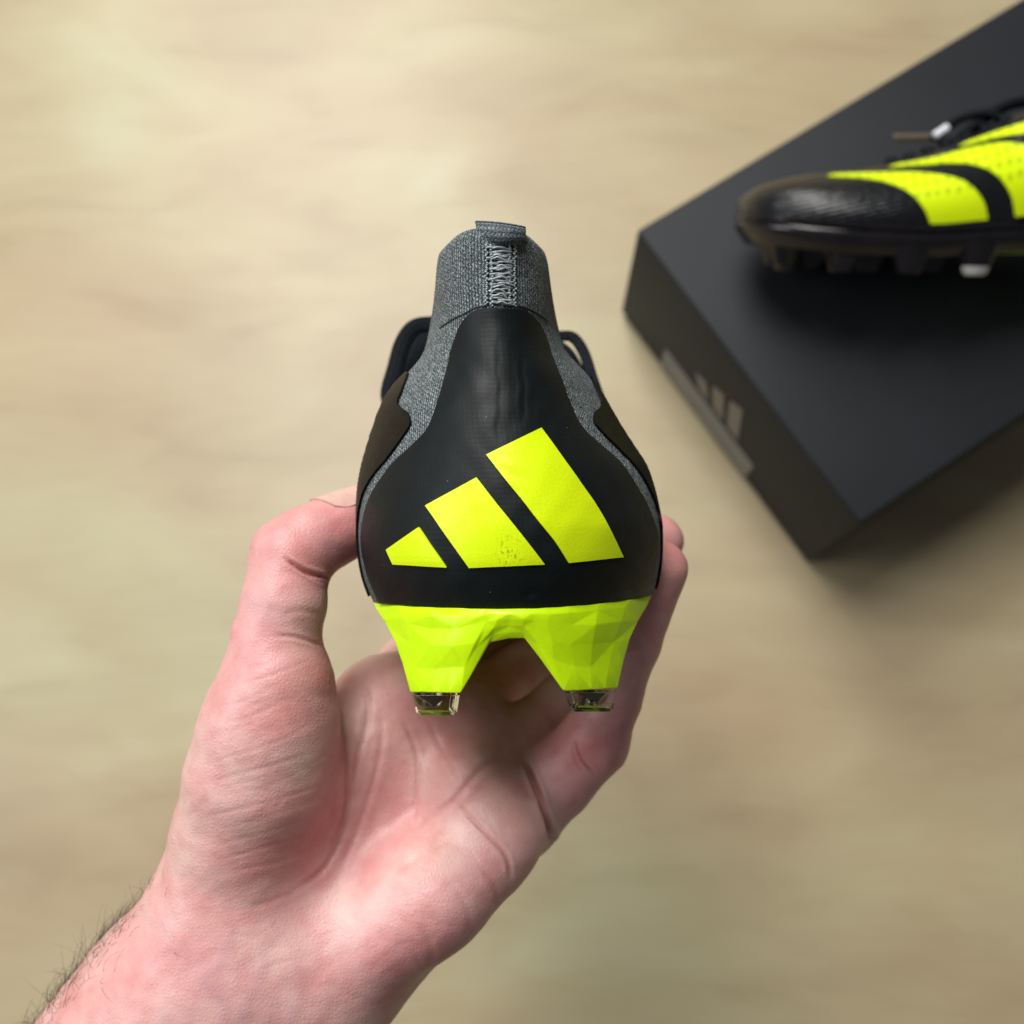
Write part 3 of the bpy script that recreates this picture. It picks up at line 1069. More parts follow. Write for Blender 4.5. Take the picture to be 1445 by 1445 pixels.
    hpl = O("heel_plate", Vh, Fh, M["neon_sole"], smooth=False)
    bmm = bmesh.new(); bmm.from_mesh(hpl.data)
    bmesh.ops.recalc_face_normals(bmm, faces=bmm.faces)
    bmesh.ops.bevel(bmm, geom=list(bmm.edges), offset=0.0011, segments=2, affect='EDGES', profile=0.5, clamp_overlap=True)
    for f_ in bmm.faces: f_.smooth = True
    bmm.to_mesh(hpl.data); bmm.free()
    hpl["label"] = "faceted neon yellow heel of the sole with two blade studs"
    ins = plate("heel_floor", np.concatenate([np.linspace(0.25, 1.0, 9), [1.08, 1.16, 1.25]]), M["sole"], 0.95, 0.0, inset=0.006)  # neon underside coloured dark: painted shade under the heel, less green bounce
    plate("sole_plate", np.concatenate([np.linspace(1.22, 1.9, 40), np.linspace(1.91, 1.998, 14)]), M["sole"], 1.2, 0.0, cup=0.13)

    # --- clear blade tips under the rear studs
    def stud_from_rows(rows, mat, nx=3, name="stud_tip", par=None):
        R = []
        for k, (py_, xl, xr, dl, dr, th) in enumerate(rows):
            t = np.linspace(0, 1, 2)
            a = cam2boot(at(xl + (xr - xl) * t, py_, dl + (dr - dl) * t))
            b = a.copy(); b[:, 1] += th; b[:, 0] = b[:, 0].mean() + (b[:, 0] - b[:, 0].mean()) * 0.95
            R.append(np.vstack([a, b[::-1]]))
        R = np.array(R)
        F = grid_faces(2, 4, 0, False, True) + [(0, 1, 2, 3), (7, 6, 5, 4)]
        return O(name, R.reshape(-1, 3), F, mat, smooth=False, par=par)
    for tip_rows in ([(978.2, 580.5, 649, .2290, .2235, .0125), (1010, 588, 644, .2285, .2240, .0105)],
                     [(973.8, 796, 870.5, .2235, .2290, .0125), (1005, 806, 864.5, .2240, .2285, .0105)]):
        tp = stud_from_rows(tip_rows, M["clear"], par=hpl)
        bmm = bmesh.new(); bmm.from_mesh(tp.data)
        bmesh.ops.recalc_face_normals(bmm, faces=bmm.faces)
        bmesh.ops.bevel(bmm, geom=list(bmm.edges), offset=0.0006, segments=2, affect='EDGES')
        bmm.to_mesh(tp.data); bmm.free()
        (py_, xl, xr, dl, dr, th) = tip_rows[0]
        c0 = (xl + xr) / 2; dm = (dl + dr) / 2 + 0.003
        quad = [(c0 - 24, py_ + 2.5, dm), (c0 + 20, py_ + 2.5, dm), (c0 + 20, py_ + 2.5, dm + .006), (c0 - 22, py_ + 2.5, dm + .006), (c0 + 4, py_ + 17, dm + 0.003)]  # added dark wedge, imitates the dark refraction inside the clear tip
        Vq = np.array([cam2boot(at(*p)) for p in quad])
        co = O("refraction_wedge", Vq, [(0, 1, 4), (1, 2, 4), (2, 3, 4), (3, 0, 4), (3, 2, 1, 0)], M["refraction"], smooth=False, par=hpl)
        set_sharp(co.data, 20)

    # --- remaining studs under the boot
    def blade(x, y, ln, wd, ang_, ztop, tipmat, mat):
        ca, sa = math.cos(ang_), math.sin(ang_)
        V = []
        levels = [(0.0, ztop, 1.25), (0, 0.012, 1.0), (0, 0.0052, 0.78)]
        outl = [(-.5, -.3), (-.3, -.5), (.3, -.5), (.5, -.3), (.5, .3), (.3, .5), (-.3, .5), (-.5, .3)]
        for _, z, s in levels:
            for (a, b) in outl:
                lx, ly = a * wd * s, b * ln * s
                V.append((x + lx * ca - ly * sa, y + lx * sa + ly * ca, z))
        F = grid_faces(3, 8, 0, True, True) + [tuple(range(8)), tuple(16 + j for j in range(8))[::-1]]
        st = O("stud", V, F, mat, smooth=True); set_sharp(st.data, 30)
        V = []
        for z, s in ((0.0050, 0.76), (0.0012, 0.66), (0.0, 0.54)):
            for (a, b) in outl:
                lx, ly = a * wd * s, b * ln * s
                V.append((x + lx * ca - ly * sa, y + lx * sa + ly * ca, z))
        F = grid_faces(3, 8, 0, True, True) + [tuple(range(8)), tuple(16 + j for j in range(8))[::-1]]
        tp = O("stud_tip", V, F, tipmat, smooth=True, par=st); set_sharp(tp.data, 30)

    for x, y, zt in ((-0.0215, 0.064, 0.022), (0.0215, 0.064, 0.022)):
        blade(x, y, 0.017, 0.009, 0.2 if x > 0 else -0.2, zt, M["clear"], M["neon_sole"])
    for x, y, a_ in ((-0.036, 0.150, 0.25), (0.036, 0.150, -0.25), (-0.040, 0.188, 0.1), (0.040, 0.188, -0.1), (-0.034, 0.224, -0.35), (0.034, 0.224, 0.35), (-0.016, 0.251, -0.6), (0.016, 0.251, 0.6), (0.0, 0.200, 0.0)):
        blade(x, y, 0.019, 0.0105, a_, 0.019, M["glint"] if x > 0.03 and y < 0.16 else M["sole"], M["sole"])  # one tip coloured pale to imitate a white glint
    # neon shank strip under the arch
    V = []
    for y in np.linspace(0.07, 0.15, 9):
        w_ = 0.024 - 0.004 * math.sin((y - .07) / .08 * math.pi)
        zz_ = 0.0165 - 0.002 * (y - 0.07) / 0.08
        V += [(-w_, y, zz_), (w_, y, zz_), (w_, y, zz_ - 0.003), (-w_, y, zz_ - 0.003)]
    F = grid_faces(9, 4, 0, True, True) + [(0, 1, 2, 3), (35, 34, 33, 32)]
    o = O("shank", V, F, M["neon_sole"], smooth=False); set_sharp(o.data, 30)

    # --- three neon side stripes on each flank (sweeping up and forward)
    def flank(sgn, front, back, nm):
        n, m = 44, 16
        Fp = resample(front, n); Bp = resample(back, n)
        u = np.linspace(0, 1, m)[None, :, None]
        YR = Fp[:, None] * (1 - u) + Bp[:, None] * u
        gm = Yg(sgn, YR[..., 0], YR[..., 1])
        Po = surf(gm, YR[..., 1], 0.0011); Pi = surf(gm, YR[..., 1], 0.0001)
        uv = np.stack([YR[..., 0] / 0.0056, YR[..., 1] * 0.055 / 0.0056], -1)
        if sgn < 0: Po, Pi, uv = Po[::-1], Pi[::-1], uv[::-1]
        S("side_stripe", Po[:, ::-1], Pi[:, ::-1], M["neon_dots"], uv[:, ::-1], 50)
    for sgn in (-1, 1):
        flank(sgn, [(.182, .075), (.187, .20), (.197, .38), (.212, .55), (.234, .70)], [(.150, .07), (.156, .22), (.170, .42), (.196, .61), (.230, .74)], "a")
        flank(sgn, [(.134, .07), (.140, .22), (.153, .42), (.172, .60), (.200, .76)], [(.102, .07), (.110, .25), (.126, .46), (.152, .66), (.195, .80)], "b")
        flank(sgn, [(.088, .07), (.095, .24), (.109, .44), (.132, .62), (.162, .78)], [(.058, .07), (.066, .27), (.083, .48), (.112, .67), (.157, .81)], "c")

    # --- laces across the throat
    ytop = lambda y: float(np.interp(y, SY, SZT))
    for k, y in enumerate(np.linspace(0.132, 0.192, 7)):
        z = ytop(y)
        w_ = 0.016
        pts = smooth_path([(-w_, y - 0.004, z - 0.0045), (-w_ * .55, y - 0.002, z + 0.0006), (0, y, z + 0.0030), (w_ * .55, y + 0.002, z + 0.0006), (w_, y + 0.004, z - 0.0045)], 18)
        N = np.tile([0, 0, 1.0], (18, 1))
        v, f = tube_data(pts, 0.0009, 8, 0.0032, N=N)
        O("lace", v, f, M["lace"], uv=np.stack([np.repeat(np.linspace(0, .04, 18), 8), np.tile(np.linspace(0, .006, 8), 18)], 1))
    # bow loops hanging to both sides
    loops = not mirror
    def ribbon(name, pix, hw, mat, facing, n=40, pend=None):
        c = np.array([cam2boot(at(*p)) for p in pix])
        P = smooth_path(c, n)
        T = np.gradient(P, axis=0); T /= np.linalg.norm(T, axis=1)[:, None]
        Nv = np.tile(np.asarray(facing, float), (n, 1))
        v, f = tube_data(P, 0.0007, 8, hw, N=Nv)
        return O(name, v, f, mat, uv=np.stack([np.tile(np.sin(np.arange(8) / 8 * 2 * math.pi) * hw, n), np.repeat(np.linspace(0, .06, n), 8)], 1))
    if loops: ribbon("lace_loop", [(700, 480, .335), (650, 455, .335), (612, 457, .335), (585, 462, .333), (568, 485, .330), (558, 520, .325), (549, 556, .318), (556, 580, .310)], 0.0028, M["lace"], (0.25, -1, 0.15))
    if loops: ribbon("lace_loop", [(690, 490, .345), (640, 470, .345), (606, 476, .345), (590, 505, .340), (574, 560, .330)], 0.0040, M["lace"], (0.1, -1, 0.3))
    if loops: ribbon("lace_loop", [(700, 490, .335), (750, 470, .335), (785, 474, .335), (808, 476, .334), (824, 498, .330), (836, 535, .322), (850, 575, .312)], 0.0019, M["lace"], (-0.3, -1, 0.2))
    if loops: ribbon("lace_loop", [(700, 500, .345), (760, 490, .345), (790, 500, .345), (808, 528, .338), (834, 575, .325)], 0.0044, M["lace"], (-0.1, -1, 0.3))
    # inner sole seen through the opening
    Lp = np.array([GRID[mid - k, 4] for k in range(0, 90, 3)]); Rp = np.array([GRID[mid + k, 4] for k in range(0, 90, 3)])
    V = np.concatenate([Lp * [0.93, 1, 1], Rp * [0.93, 1, 1]])
    n = len(Lp)
    F = [(i, i + 1, n + i + 1, n + i) for i in range(n - 1)]
    O("insole", V, F, M["lining"])
    return root


def resample_lin(poly, n):
    poly = np.asarray(poly, float)
    d = np.concatenate([[0], np.cumsum(np.linalg.norm(np.diff(poly, axis=0), axis=1))]); d /= d[-1]
    t = np.linspace(0, 1, n)
    return np.stack([np.interp(t, d, poly[:, k]) for k in range(2)], 1)


# held boot: boot axes = (camera right, camera forward, camera up)
boot1 = build_boot("football boot held heel first in the bare hand, neon stripes on its black heel", False, None)
o0 = c2w(np.array([X0, -Z0, D0]))
boot1.matrix_world = Matrix(((RV[0], FV[0], UV_[0], o0[0]), (RV[1], FV[1], UV_[1], o0[1]), (RV[2], FV[2], UV_[2], o0[2]), (0, 0, 0, 1)))

# second boot, lying on its side on the box
boot2 = build_boot("blurred football boot lying on its side on top of the black shoe box", True, None)
beta = math.radians(15); yaw = math.radians(3)
fwd = -RV + UV_ * 0.035 + 0.045 * FV
fwd /= np.linalg.norm(fwd)
up = UV_ * math.cos(beta) - FV * math.sin(beta)
up -= fwd * (up @ fwd); up /= np.linalg.norm(up)
right = np.cross(fwd, up)
R3 = np.stack([right, fwd, up], 1)
Pb = GRID.reshape(-1, 3) @ R3.T
stud_pts = np.array([(sx, y, 0.0) for sx in (-0.04, 0.04) for y in (0.03, 0.06, 0.15, 0.19, 0.22)]) @ R3.T
allp = np.vstack([Pb, stud_pts])
toe_loc = R3 @ np.array([0, TOE - 0.004, 0.034])
lowest = allp[:, 2].min()
ray = RV * ((1052 - CX) / FPX) + UV_ * ((CY - 296) / FPX) + FV
# place so the toe projects to its pixel and the lowest point rests on the lid
tD = (BOXH + 0.0008 - lowest + toe_loc[2] - CAM[2]) / ray[2]
org = CAM + ray * tD - toe_loc
boot2.matrix_world = Matrix.Translation(Vector(org)) @ Matrix(R3.tolist()).to_4x4()
print("boot2 toe depth", tD)

# loose lace ends of the boot on the box, with hard tips
inv2 = boot2.matrix_world.inverted()


def lace_end(pix, rad, mat, name):
    P = c2w(smooth_path(np.array([at(*p) for p in pix]), 24))
    v, f = tube_data(P, rad, 8)
    v = [tuple(inv2 @ Vector(p)) for p in v]
    return new_obj(name, v, f, mat, boot2)


DL = tD - 0.012
le1 = lace_end([(1262, 194, DL + .02), (1288, 194, DL + .02), (1314, 193, DL + .02)], 0.0021, M["aglet"], "lace_tip")
le2 = lace_end([(1319, 192, DL), (1328, 186, DL), (1337, 180, DL)], 0.0026, M["aglet_sheen"], "lace_tip")  # white colour stands in for a highlight on the lace tip
lace_end([(1314, 193, DL + .02), (1340, 200, DL + .012), (1370, 196, DL + .004), (1420, 178, DL), (1470, 170, DL)], 0.0024, M["lace"], "lace")
lace_end([(1337, 180, DL), (1360, 166, DL), (1395, 160, DL - .004), (1430, 178, DL - .006), (1460, 200, DL)], 0.0026, M["lace"], "lace")
lace_end([(1345, 205, DL), (1375, 178, DL), (1420, 150, DL), (1470, 140, DL)], 0.0034, M["lace"], "lace")

# ------------------------------------------------------------------ hand
PR = []          # (group, a, b, ra, rb)


def cap_(grp, p, q):
    a = at(p[0], p[1], p[2]); b = at(q[0], q[1], q[2])
    PR.append((grp, a, b, p[3] * p[2] / FPX, q[3] * q[2] / FPX))


def chain(grp, pts):
    for p, q in zip(pts[:-1], pts[1:]): cap_(grp, p, q)


chain('palm', [(372, 1366, .264, 120), (215, 1559, .263, 132), (-20, 1846, .262, 150)])
chain('palm', [(312, 1322, .264, 114), (236, 1418, .2635, 113), (156, 1520, .263, 106), (-85, 1805, .262, 120)])
chain('palm', [(424, 1402, .265, 88), (276, 1596, .264, 104), (40, 1890, .262, 125)])
chain('palm', [(400, 1290, .269, 84), (545, 1003, .289, 70)])
chain('palm', [(430, 1330, .270, 86), (640, 1022, .294, 68)])
chain('palm', [(460, 1370, .269, 86), (700, 1084, .294, 64)])
chain('palm', [(474, 1387, .266, 68), (728, 1152, .289, 58)])
chain('palm', [(542, 1320, .257, 50), (608, 1266, .260, 58), (684, 1208, .268, 50)])
chain('palm', [(470, 1075, .276, 62), (545, 1010, .288, 62)])
chain('palm', [(660, 1105, .272, 42), (712, 1165, .270, 44)])
chain('thenar', [(322, 1255, .2625, 98), (346, 1180, .2605, 100), (371, 1092, .2572, 106), (383, 1020, .2545, 94)])
chain('thumb', [(380, 1030, .2545, 94), (390, 962, .2530, 77), (389, 902, .2535, 59), (401, 850, .254, 57), (408, 788, .257, 54)])
chain('thumbtip', [(413, 782, .2575, 54), (440, 764, .260, 50), (478, 746, .264, 46), (524, 726, .271, 41)])
chain('index', [(545, 1003, .289, 66), (583, 948, .316, 52), (640, 908, .345, 46), (715, 900, .366, 42), (775, 868, .380, 34)])
chain('middle', [(640, 1022, .294, 64), (688, 988, .328, 52), (760, 940, .352, 48), (815, 880, .366, 40)])
chain('ring', [(700, 1080, .294, 60), (745, 1044, .299, 52), (797, 1001, .303, 47), (842, 945, .313, 43), (878, 880, .321, 40), (926, 764, .308, 39)])
chain('pinky', [(735, 1148, .289, 57), (785, 1100, .285, 53), (838, 1046, .280, 49), (866, 985, .278, 38), (893, 908, .275, 38), (929, 803, .268, 42)])


def smin(a, b, k):
    h = np.maximum(k - np.abs(a - b), 0) / k
    return np.minimum(a, b) - h * h * k * 0.25


INTK = dict(palm=.014, thenar=.002, thumb=.003, thumbtip=.003, index=.003, middle=.003, ring=.003, pinky=.0025)


def sdf(P):
    P = P.astype(np.float32)
    G = {}
    for grp, a, b, ra, rb in PR:
        ab = (b - a).astype(np.float32); L2 = float(ab @ ab)
        pa = P - a.astype(np.float32)
        h = np.clip((pa @ ab) / L2, 0, 1)
        d = np.sqrt(((pa - h[:, None] * ab) ** 2).sum(1)) - (ra + (rb - ra) * h)
        G[grp] = d if grp not in G else smin(G[grp], d, INTK[grp])
    th = smin(G['thenar'], G['thumb'], .004)
    th = smin(th, G['thumbtip'], .0035)
    d = smin(G['palm'], th, .0085)
    f = smin(G['index'], G['middle'], .002)
    f = smin(f, G['ring'], .0018)
    f = smin(f, G['pinky'], .0018)
    return smin(d, f, .0042)


HS = 0.0010
lo = np.array([-0.205, -0.225, 0.205]); hi = np.array([0.058, 0.004, 0.400])
BS = 8
nb = np.ceil((hi - lo) / HS / BS).astype(int)
NN = nb * BS + 1
bc = np.stack(np.meshgrid(*[lo[k] + (np.arange(nb[k]) + 0.5) * BS * HS for k in range(3)], indexing='ij'), -1)
dc = sdf(bc.reshape(-1, 3)).reshape(nb)
field = np.empty(NN, np.float32)
rep = np.repeat(np.repeat(np.repeat(dc, BS, 0), BS, 1), BS, 2)
field[:-1, :-1, :-1] = rep
field[-1] = 1; field[:, -1] = 1; field[:, :, -1] = 1
act = np.argwhere(np.abs(dc) < BS * HS * 0.5 * 1.75 + 0.003)
ofs = np.stack(np.meshgrid(*[np.arange(BS + 1)] * 3, indexing='ij'), -1).reshape(-1, 3)
for s0_ in range(0, len(act), 400):
    blk = act[s0_:s0_ + 400]
    idx = (blk[:, None, :] * BS + ofs[None]).reshape(-1, 3)
    val = sdf(lo + idx * HS)
    field[idx[:, 0], idx[:, 1], idx[:, 2]] = val
# close the surface at the box ends (the arm leaves through the lower left)
field[0] = np.maximum(field[0], 0.0005); field[:, 0] = np.maximum(field[:, 0], 0.0005)
field[-1] = np.maximum(field[-1], .0005); field[:, -1] = np.maximum(field[:, -1], .0005)
field[:, :, 0] = np.maximum(field[:, :, 0], .0005); field[:, :, -1] = np.maximum(field[:, :, -1], .0005)


def surface_nets(f, lo, h):
    neg = f < 0
    c = [neg[i:f.shape[0] - 1 + i, j:f.shape[1] - 1 + j, k:f.shape[2] - 1 + k] for i in (0, 1) for j in (0, 1) for k in (0, 1)]
    cnt = sum(x.astype(np.int8) for x in c)
    cells = np.argwhere((cnt > 0) & (cnt < 8))
    corner = np.array([(i, j, k) for i in (0, 1) for j in (0, 1) for k in (0, 1)])
    vals = np.stack([f[cells[:, 0] + i, cells[:, 1] + j, cells[:, 2] + k] for i, j, k in corner], 1)
    acc = np.zeros((len(cells), 3)); num = np.zeros(len(cells))
    for a in range(8):
        for b in range(a + 1, 8):
            if np.abs(corner[a] - corner[b]).sum() != 1: continue
            va, vb = vals[:, a], vals[:, b]
            m = (va < 0) != (vb < 0)
            t = np.where(m, va / np.where(m, va - vb, 1), 0)
            p = corner[a][None] + (corner[b] - corner[a])[None] * t[:, None]
            acc += np.where(m[:, None], p, 0); num += m
    V = lo + (cells + acc / num[:, None]) * h
    ids = -np.ones(np.array(f.shape) - 1, np.int64)
    ids[cells[:, 0], cells[:, 1], cells[:, 2]] = np.arange(len(cells))
    quads = []
    for ax in range(3):
        b1, b2 = (ax + 1) % 3, (ax + 2) % 3
        sl0 = [slice(None)] * 3; sl1 = [slice(None)] * 3
        sl0[ax] = slice(0, -1); sl1[ax] = slice(1, None)
        e = neg[tuple(sl0)] != neg[tuple(sl1)]
        E = np.argwhere(e)
        ok = (E[:, b1] > 0) & (E[:, b2] > 0) & (E[:, b1] < ids.shape[b1]) & (E[:, b2] < ids.shape[b2])
        E = E[ok]
        q = []
        for d1, d2 in ((0, 0), (-1, 0), (-1, -1), (0, -1)):
            c_ = E.copy(); c_[:, b1] += d1; c_[:, b2] += d2
            q.append(ids[c_[:, 0], c_[:, 1], c_[:, 2]])
        q = np.stack(q, 1)
        flip = neg[E[:, 0], E[:, 1], E[:, 2]]
        q[flip] = q[flip][:, ::-1]
        quads.append(q)
    return V, np.concatenate(quads)


def mesh_np(name, V, Q):
    me = bpy.data.meshes.new(name)
    k = Q.shape[1]
    me.vertices.add(len(V)); me.vertices.foreach_set("co", np.asarray(V, np.float32).ravel())
    me.loops.add(len(Q) * k); me.loops.foreach_set("vertex_index", Q.astype(np.int32).ravel())
    me.polygons.add(len(Q)); me.polygons.foreach_set("loop_start", np.arange(0, len(Q) * k, k, dtype=np.int32))
    me.update(calc_edges=True); me.validate()
    return me


HV, HQ = surface_nets(field, lo, HS)
# light smoothing
E2 = np.concatenate([HQ[:, [0, 1]], HQ[:, [1, 2]], HQ[:, [2, 3]], HQ[:, [3, 0]]])
for _ in range(4):
    acc = np.zeros_like(HV); cn = np.zeros(len(HV))
    np.add.at(acc, E2[:, 0], HV[E2[:, 1]]); np.add.at(acc, E2[:, 1], HV[E2[:, 0]])
    np.add.at(cn, E2[:, 0], 1); np.add.at(cn, E2[:, 1], 1)
    HV = HV * 0.45 + acc / cn[:, None] * 0.55
me = mesh_np("person", c2w(HV), HQ)
hand = bpy.data.objects.new("person", me); COL.objects.link(hand)
sd_ = hand.modifiers.new("subdivision", 'SUBSURF'); sd_.levels = 1; sd_.render_levels = 1
dg = bpy.context.evaluated_depsgraph_get()
me2 = bpy.data.meshes.new_from_object(hand.evaluated_get(dg))
hand.modifiers.clear(); hand.data = me2; me2.name = "person"
bpy.data.meshes.remove(me)
nv = len(me2.vertices)
co = np.empty(nv * 3, np.float32); me2.vertices.foreach_get("co", co); co = co.reshape(-1, 3).astype(float)
no = np.empty(nv * 3, np.float32); me2.vertices.foreach_get("normal", no); no = no.reshape(-1, 3).astype(float)
view = co - CAM; view /= np.linalg.norm(view, axis=1)[:, None]
facing = -(no * view).sum(1)
if np.mean(facing[np.argsort((view @ FV))[-200:]]) < -2: pass
ppx, ppy, pdz = proj(co)


def poly_dist(poly, n=60):
    P = smooth_path(np.array(poly, float), n) if len(poly) > 2 else np.array([np.array(poly[0]) + (np.array(poly[1]) - np.array(poly[0])) * t for t in np.linspace(0, 1, n)])
    d = np.full(nv, 1e9); tt = np.zeros(nv)
    bb = (ppx > P[:, 0].min() - 40) & (ppx < P[:, 0].max() + 40) & (ppy > P[:, 1].min() - 40) & (ppy < P[:, 1].max() + 40)
    ii = np.where(bb)[0]
    for k in range(n - 1):
        a = P[k]; ab = P[k + 1] - a; L = ab @ ab + 1e-9
        h = np.clip(((ppx[ii] - a[0]) * ab[0] + (ppy[ii] - a[1]) * ab[1]) / L, 0, 1)
        dd = np.hypot(ppx[ii] - a[0] - h * ab[0], ppy[ii] - a[1] - h * ab[1])
        m = dd < d[ii]
        d[ii[m]] = dd[m]; tt[ii[m]] = (k + h[m]) / (n - 1)
    return d, tt


CREASES = [  # polyline, depth m, width px, max depth beyond which it does not apply
    ([(476, 965), (487, 1040), (491, 1110), (483, 1175), (455, 1228), (408, 1262)], .00055, 5.0),
    ([(505, 950), (520, 1000), (505, 1070), (487, 1150), (455, 1230)], .0004, 6.0),
    ([(640, 1130), (687, 1177), (714, 1208), (722, 1245)], .0007, 4.0),
    ([(575, 1175), (610, 1150), (640, 1130), (680, 1085), (720, 1062)], .0004, 6.0),
    ([(738, 1068), (752, 1100), (765, 1135), (775, 1168), (777, 1190)], .0022, 5.0),
    ([(811, 1040), (817, 1062), (828, 1080), (842, 1093)], .0006, 3.0),
    ([(806, 1050), (812, 1072), (824, 1090)], .0004, 2.6),
    ([(402, 788), (424, 803), (444, 811), (466, 816)], .0012, 3.6),
    ([(425, 806), (446, 818), (464, 822)], .0005, 3.0),
    ([(386, 897), (415, 899), (440, 906), (455, 912)], .0004, 3.5),
    ([(398, 868), (425, 862), (458, 868)], .00018, 4.0),
    ([(566, 1014), (584, 1050), (590, 1090), (583, 1170)], .0004, 4.0),
    ([(540, 1010), (535, 1070), (512, 1150), (480, 1230)], .00035, 4.5),
    ([(600, 1010), (625, 1060), (650, 1110)], .00025, 4.0),
    ([(560, 1230), (600, 1205), (650, 1180)], .00025, 5.0),
    ([(405, 1262), (375, 1275), (350, 1282)], .00015, 4.5),
    ([(640, 1250), (662, 1290), (660, 1330)], .0002, 5.0),
    ([(680, 1225), (700, 1255), (700, 1290)], .0003, 4.0),
    ([(590, 1300), (610, 1345), (600, 1390)], .0002, 6.0),
    ([(862, 905), (880, 915), (905, 912)], .0004, 3.0),
]
wr = random.Random(21)
for (xa, ya, xb, yb) in ((310, 998, 400, 962), (305, 1022, 410, 985), (300, 1052, 405, 1012), (292, 1078, 430, 1030), (296, 1103, 445, 1062), (286, 1128, 440, 1082), (285, 1155, 488, 1098), (292, 1172, 470, 1120), (288, 1196, 478, 1138), (300, 1216, 455, 1172), (320, 1232, 450, 1195), (330, 940, 400, 925), (330, 968, 440, 930)):
    mx_, my_ = (xa + xb) / 2, (ya + yb) / 2
    CREASES.append(([(xa, ya), (mx_ + wr.uniform(-8, 8), my_ + wr.uniform(2, 9)), (xb, yb)], wr.uniform(.00005, .00012), wr.uniform(2.4, 3.6)))
for k in range(60):      # short fine lines over palm and thumb ball
    x = wr.uniform(300, 700); y = wr.uniform(960, 1400)
    a_ = wr.uniform(-0.9, 0.25) + (0.9 if x > 560 else 0)
    L = wr.uniform(18, 60)
    CREASES.append(([(x, y), (x + L * .5 * math.cos(a_), y + L * .5 * math.sin(a_) + wr.uniform(-4, 4)), (x + L * math.cos(a_), y + L * math.sin(a_))], wr.uniform(.00003, .00007), wr.uniform(2.0, 3.2)))
front = facing > 0.05
disp = np.zeros(nv); cre = np.zeros(nv)
for poly, dp, wd in CREASES:
    dp = dp * 0.75 if dp < .0009 else dp
    d, t = poly_dist(poly)
    wd = wd * 0.8 if dp >= .0003 else wd
    fade = np.clip(np.minimum(t, 1 - t) * 6, 0.15, 1)
    w_ = np.exp(-(d / wd) ** 2) * fade * front
    disp -= dp * w_
    disp += dp * 0.28 * np.exp(-((d - wd * 2.0) / (wd * 1.1)) ** 2) * fade * front
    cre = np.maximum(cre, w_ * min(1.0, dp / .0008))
vein = np.zeros(nv)
for poly, wd in (([(372, 1325), (368, 1375), (345, 1420), (300, 1500)], 9), ([(278, 1370), (305, 1405), (335, 1450)], 9), ([(330, 1300), (318, 1340), (300, 1380)], 8), ([(430, 1350), (420, 1410), (395, 1470)], 9), ([(240, 1420), (215, 1480)], 9)):
    d, t = poly_dist(poly)
    vein = np.maximum(vein, np.exp(-(d / wd) ** 2) * np.clip(np.minimum(t, 1 - t) * 5, 0, 1) * front)
disp += vein * 0.00008
# gentle unevenness of flesh
q = co * 1000.0
disp += 0.00011 * np.sin(q[:, 0] / 3.1 + 1.2 * np.sin(q[:, 1] / 5.3)) * np.sin(q[:, 1] / 3.7 + np.sin(q[:, 2] / 4.1))
disp += 0.00006 * np.sin(q[:, 0] / 1.7 + 2 * np.sin(q[:, 1] / 2.9)) * np.sin(q[:, 1] / 1.5 + np.sin(q[:, 0] / 2.3))
co2 = co + no * disp[:, None]
me2.vertices.foreach_set("co", co2.astype(np.float32).ravel())
flush = np.zeros(nv)
for (x, y, r_, s_) in ((430, 770, 60, .8), (500, 735, 50, 1.0), (945, 745, 45, 1.0), (945, 800, 50, .9), (430, 960, 90, .35), (620, 1040, 90, .35), (440, 1215, 70, .5), (690, 1140, 60, .4), (440, 1400, 90, .3), (830, 1050, 60, .4)):
    flush = np.maximum(flush, s_ * np.exp(-(((ppx - x) ** 2 + (ppy - y) ** 2) / r_ ** 2)))
for nm, arr in (("crease", cre), ("vein", vein), ("flush", flush)):
    at_ = me2.attributes.new(nm, 'FLOAT', 'POINT'); at_.data.foreach_set("value", arr.astype(np.float32))
me2.polygons.foreach_set("use_smooth", np.ones(len(me2.polygons), bool))
me2.materials.clear(); me2.materials.append(M["skin"])
me2.update()
tag(hand, "bare left hand and hairy forearm holding up the boot, palm to the viewer", "person")

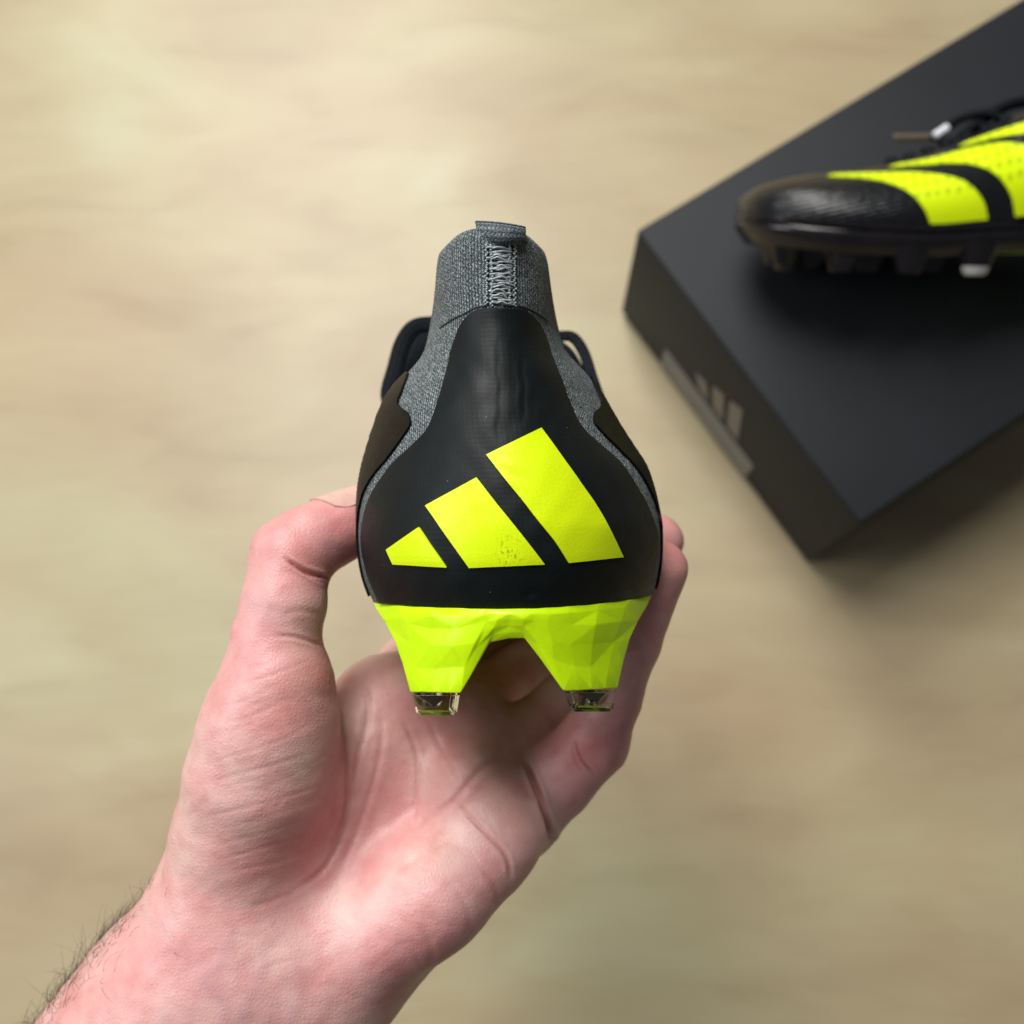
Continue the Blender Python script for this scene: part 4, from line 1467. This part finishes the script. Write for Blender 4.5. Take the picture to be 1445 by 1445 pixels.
# thumbnail
ax0 = at(452, 757, .2612); ax1 = at(518, 729, .270)
ax = ax1 - ax0; axl = np.linalg.norm(ax); ax /= axl
nrm = np.array([-0.35, 0.90, -0.25]); nrm -= ax * (nrm @ ax); nrm /= np.linalg.norm(nrm)
bi = np.cross(ax, nrm)
n_, m_ = 14, 13
Po = np.empty((n_, m_, 3)); Pi = np.empty((n_, m_, 3))
for i, t in enumerate(np.linspace(0, 1, n_)):
    c = ax0 + ax * (axl * (0.12 + 0.93 * t)); r_ = 0.0101 - 0.0014 * t
    for j, a_ in enumerate(np.linspace(-0.95, 0.95, m_)):
        k_ = 1 - 0.10 * (abs(a_) ** 3) * (1 if t > .1 else 0.6)
        half = (0.80 + 0.20 * math.sin(min(t * 4, 1) * math.pi / 2))
        aa = a_ * half
        dirv = nrm * math.cos(aa) + bi * math.sin(aa)
        back = 0.0018 * (a_ ** 2) * (1 if t > 0.5 else -1) * -1
        p = c + dirv * (r_ + 0.00035 * math.sin(t * math.pi * .6)) + ax * back
        Po[i, j] = p; Pi[i, j] = p - dirv * 0.0009
nail = sheet("thumbnail", c2w(Po), c2w(Pi), M["nail"], hand, None, 60)
set_sharp(nail.data, 60)

# arm hair
hr = random.Random(77)
cand = np.where((ppy > 1090) & (ppx > -60) & (ppx < 420) & (ppy < 1560))[0]
edge_l = np.interp(ppy[cand], [1000, 1130, 1230, 1337, 1445, 1600], [288, 250, 228, 140, 52, -75])
dist = ppx[cand] - edge_l
okc = (dist < 120) & (facing[cand] > -0.75)
cand = cand[okc]; dist = dist[okc]
wgt = np.exp(-np.clip(dist, 0, None) / 34.0) * (0.02 + sstep(ppy[cand], 1150, 1330) ** 1.3 * 1.0) * (0.4 + (np.abs(facing[cand]) < 0.45))
wgt /= wgt.sum()
pick = rng.choice(cand, 820, p=wgt)
armdir = c2w(at(230, 1230, .26)) - c2w(at(50, 1445, .26)); armdir /= np.linalg.norm(armdir)
HVs, HFs, off = [], [], 0
leftw = -RV
for v in pick:
    p = co2[v]; n0 = no[v]
    far = sstep(ppy[v], 1130, 1400)
    Ln = (0.0020 + 0.0070 * far) * hr.uniform(0.45, 1.4)
    d = n0 * hr.uniform(0.12, 0.5) + armdir * hr.uniform(0.3, 1.2) + np.array([hr.gauss(0, .25) for _ in range(3)])
    d /= np.linalg.norm(d)
    curl = -n0 * hr.uniform(0.2, 0.7) + armdir * hr.uniform(-0.3, 0.35) + UV_ * hr.uniform(-.25, .3) + np.array([hr.gauss(0, .28) for _ in range(3)])
    pts = [p - n0 * 0.0003]
    for k in range(7):
        pts.append(pts[-1] + d * (Ln / 7)); d = d + curl * 0.30; d /= np.linalg.norm(d)
    vv, ff = tube_data(np.array(pts), np.linspace(0.000048, 0.000016, 8), 3, off=off)
    HVs.append(vv); HFs += ff; off += len(vv)
hairo = new_obj("arm_hair", np.concatenate(HVs), HFs, M["hair"], hand)
hairo["kind"] = "stuff"
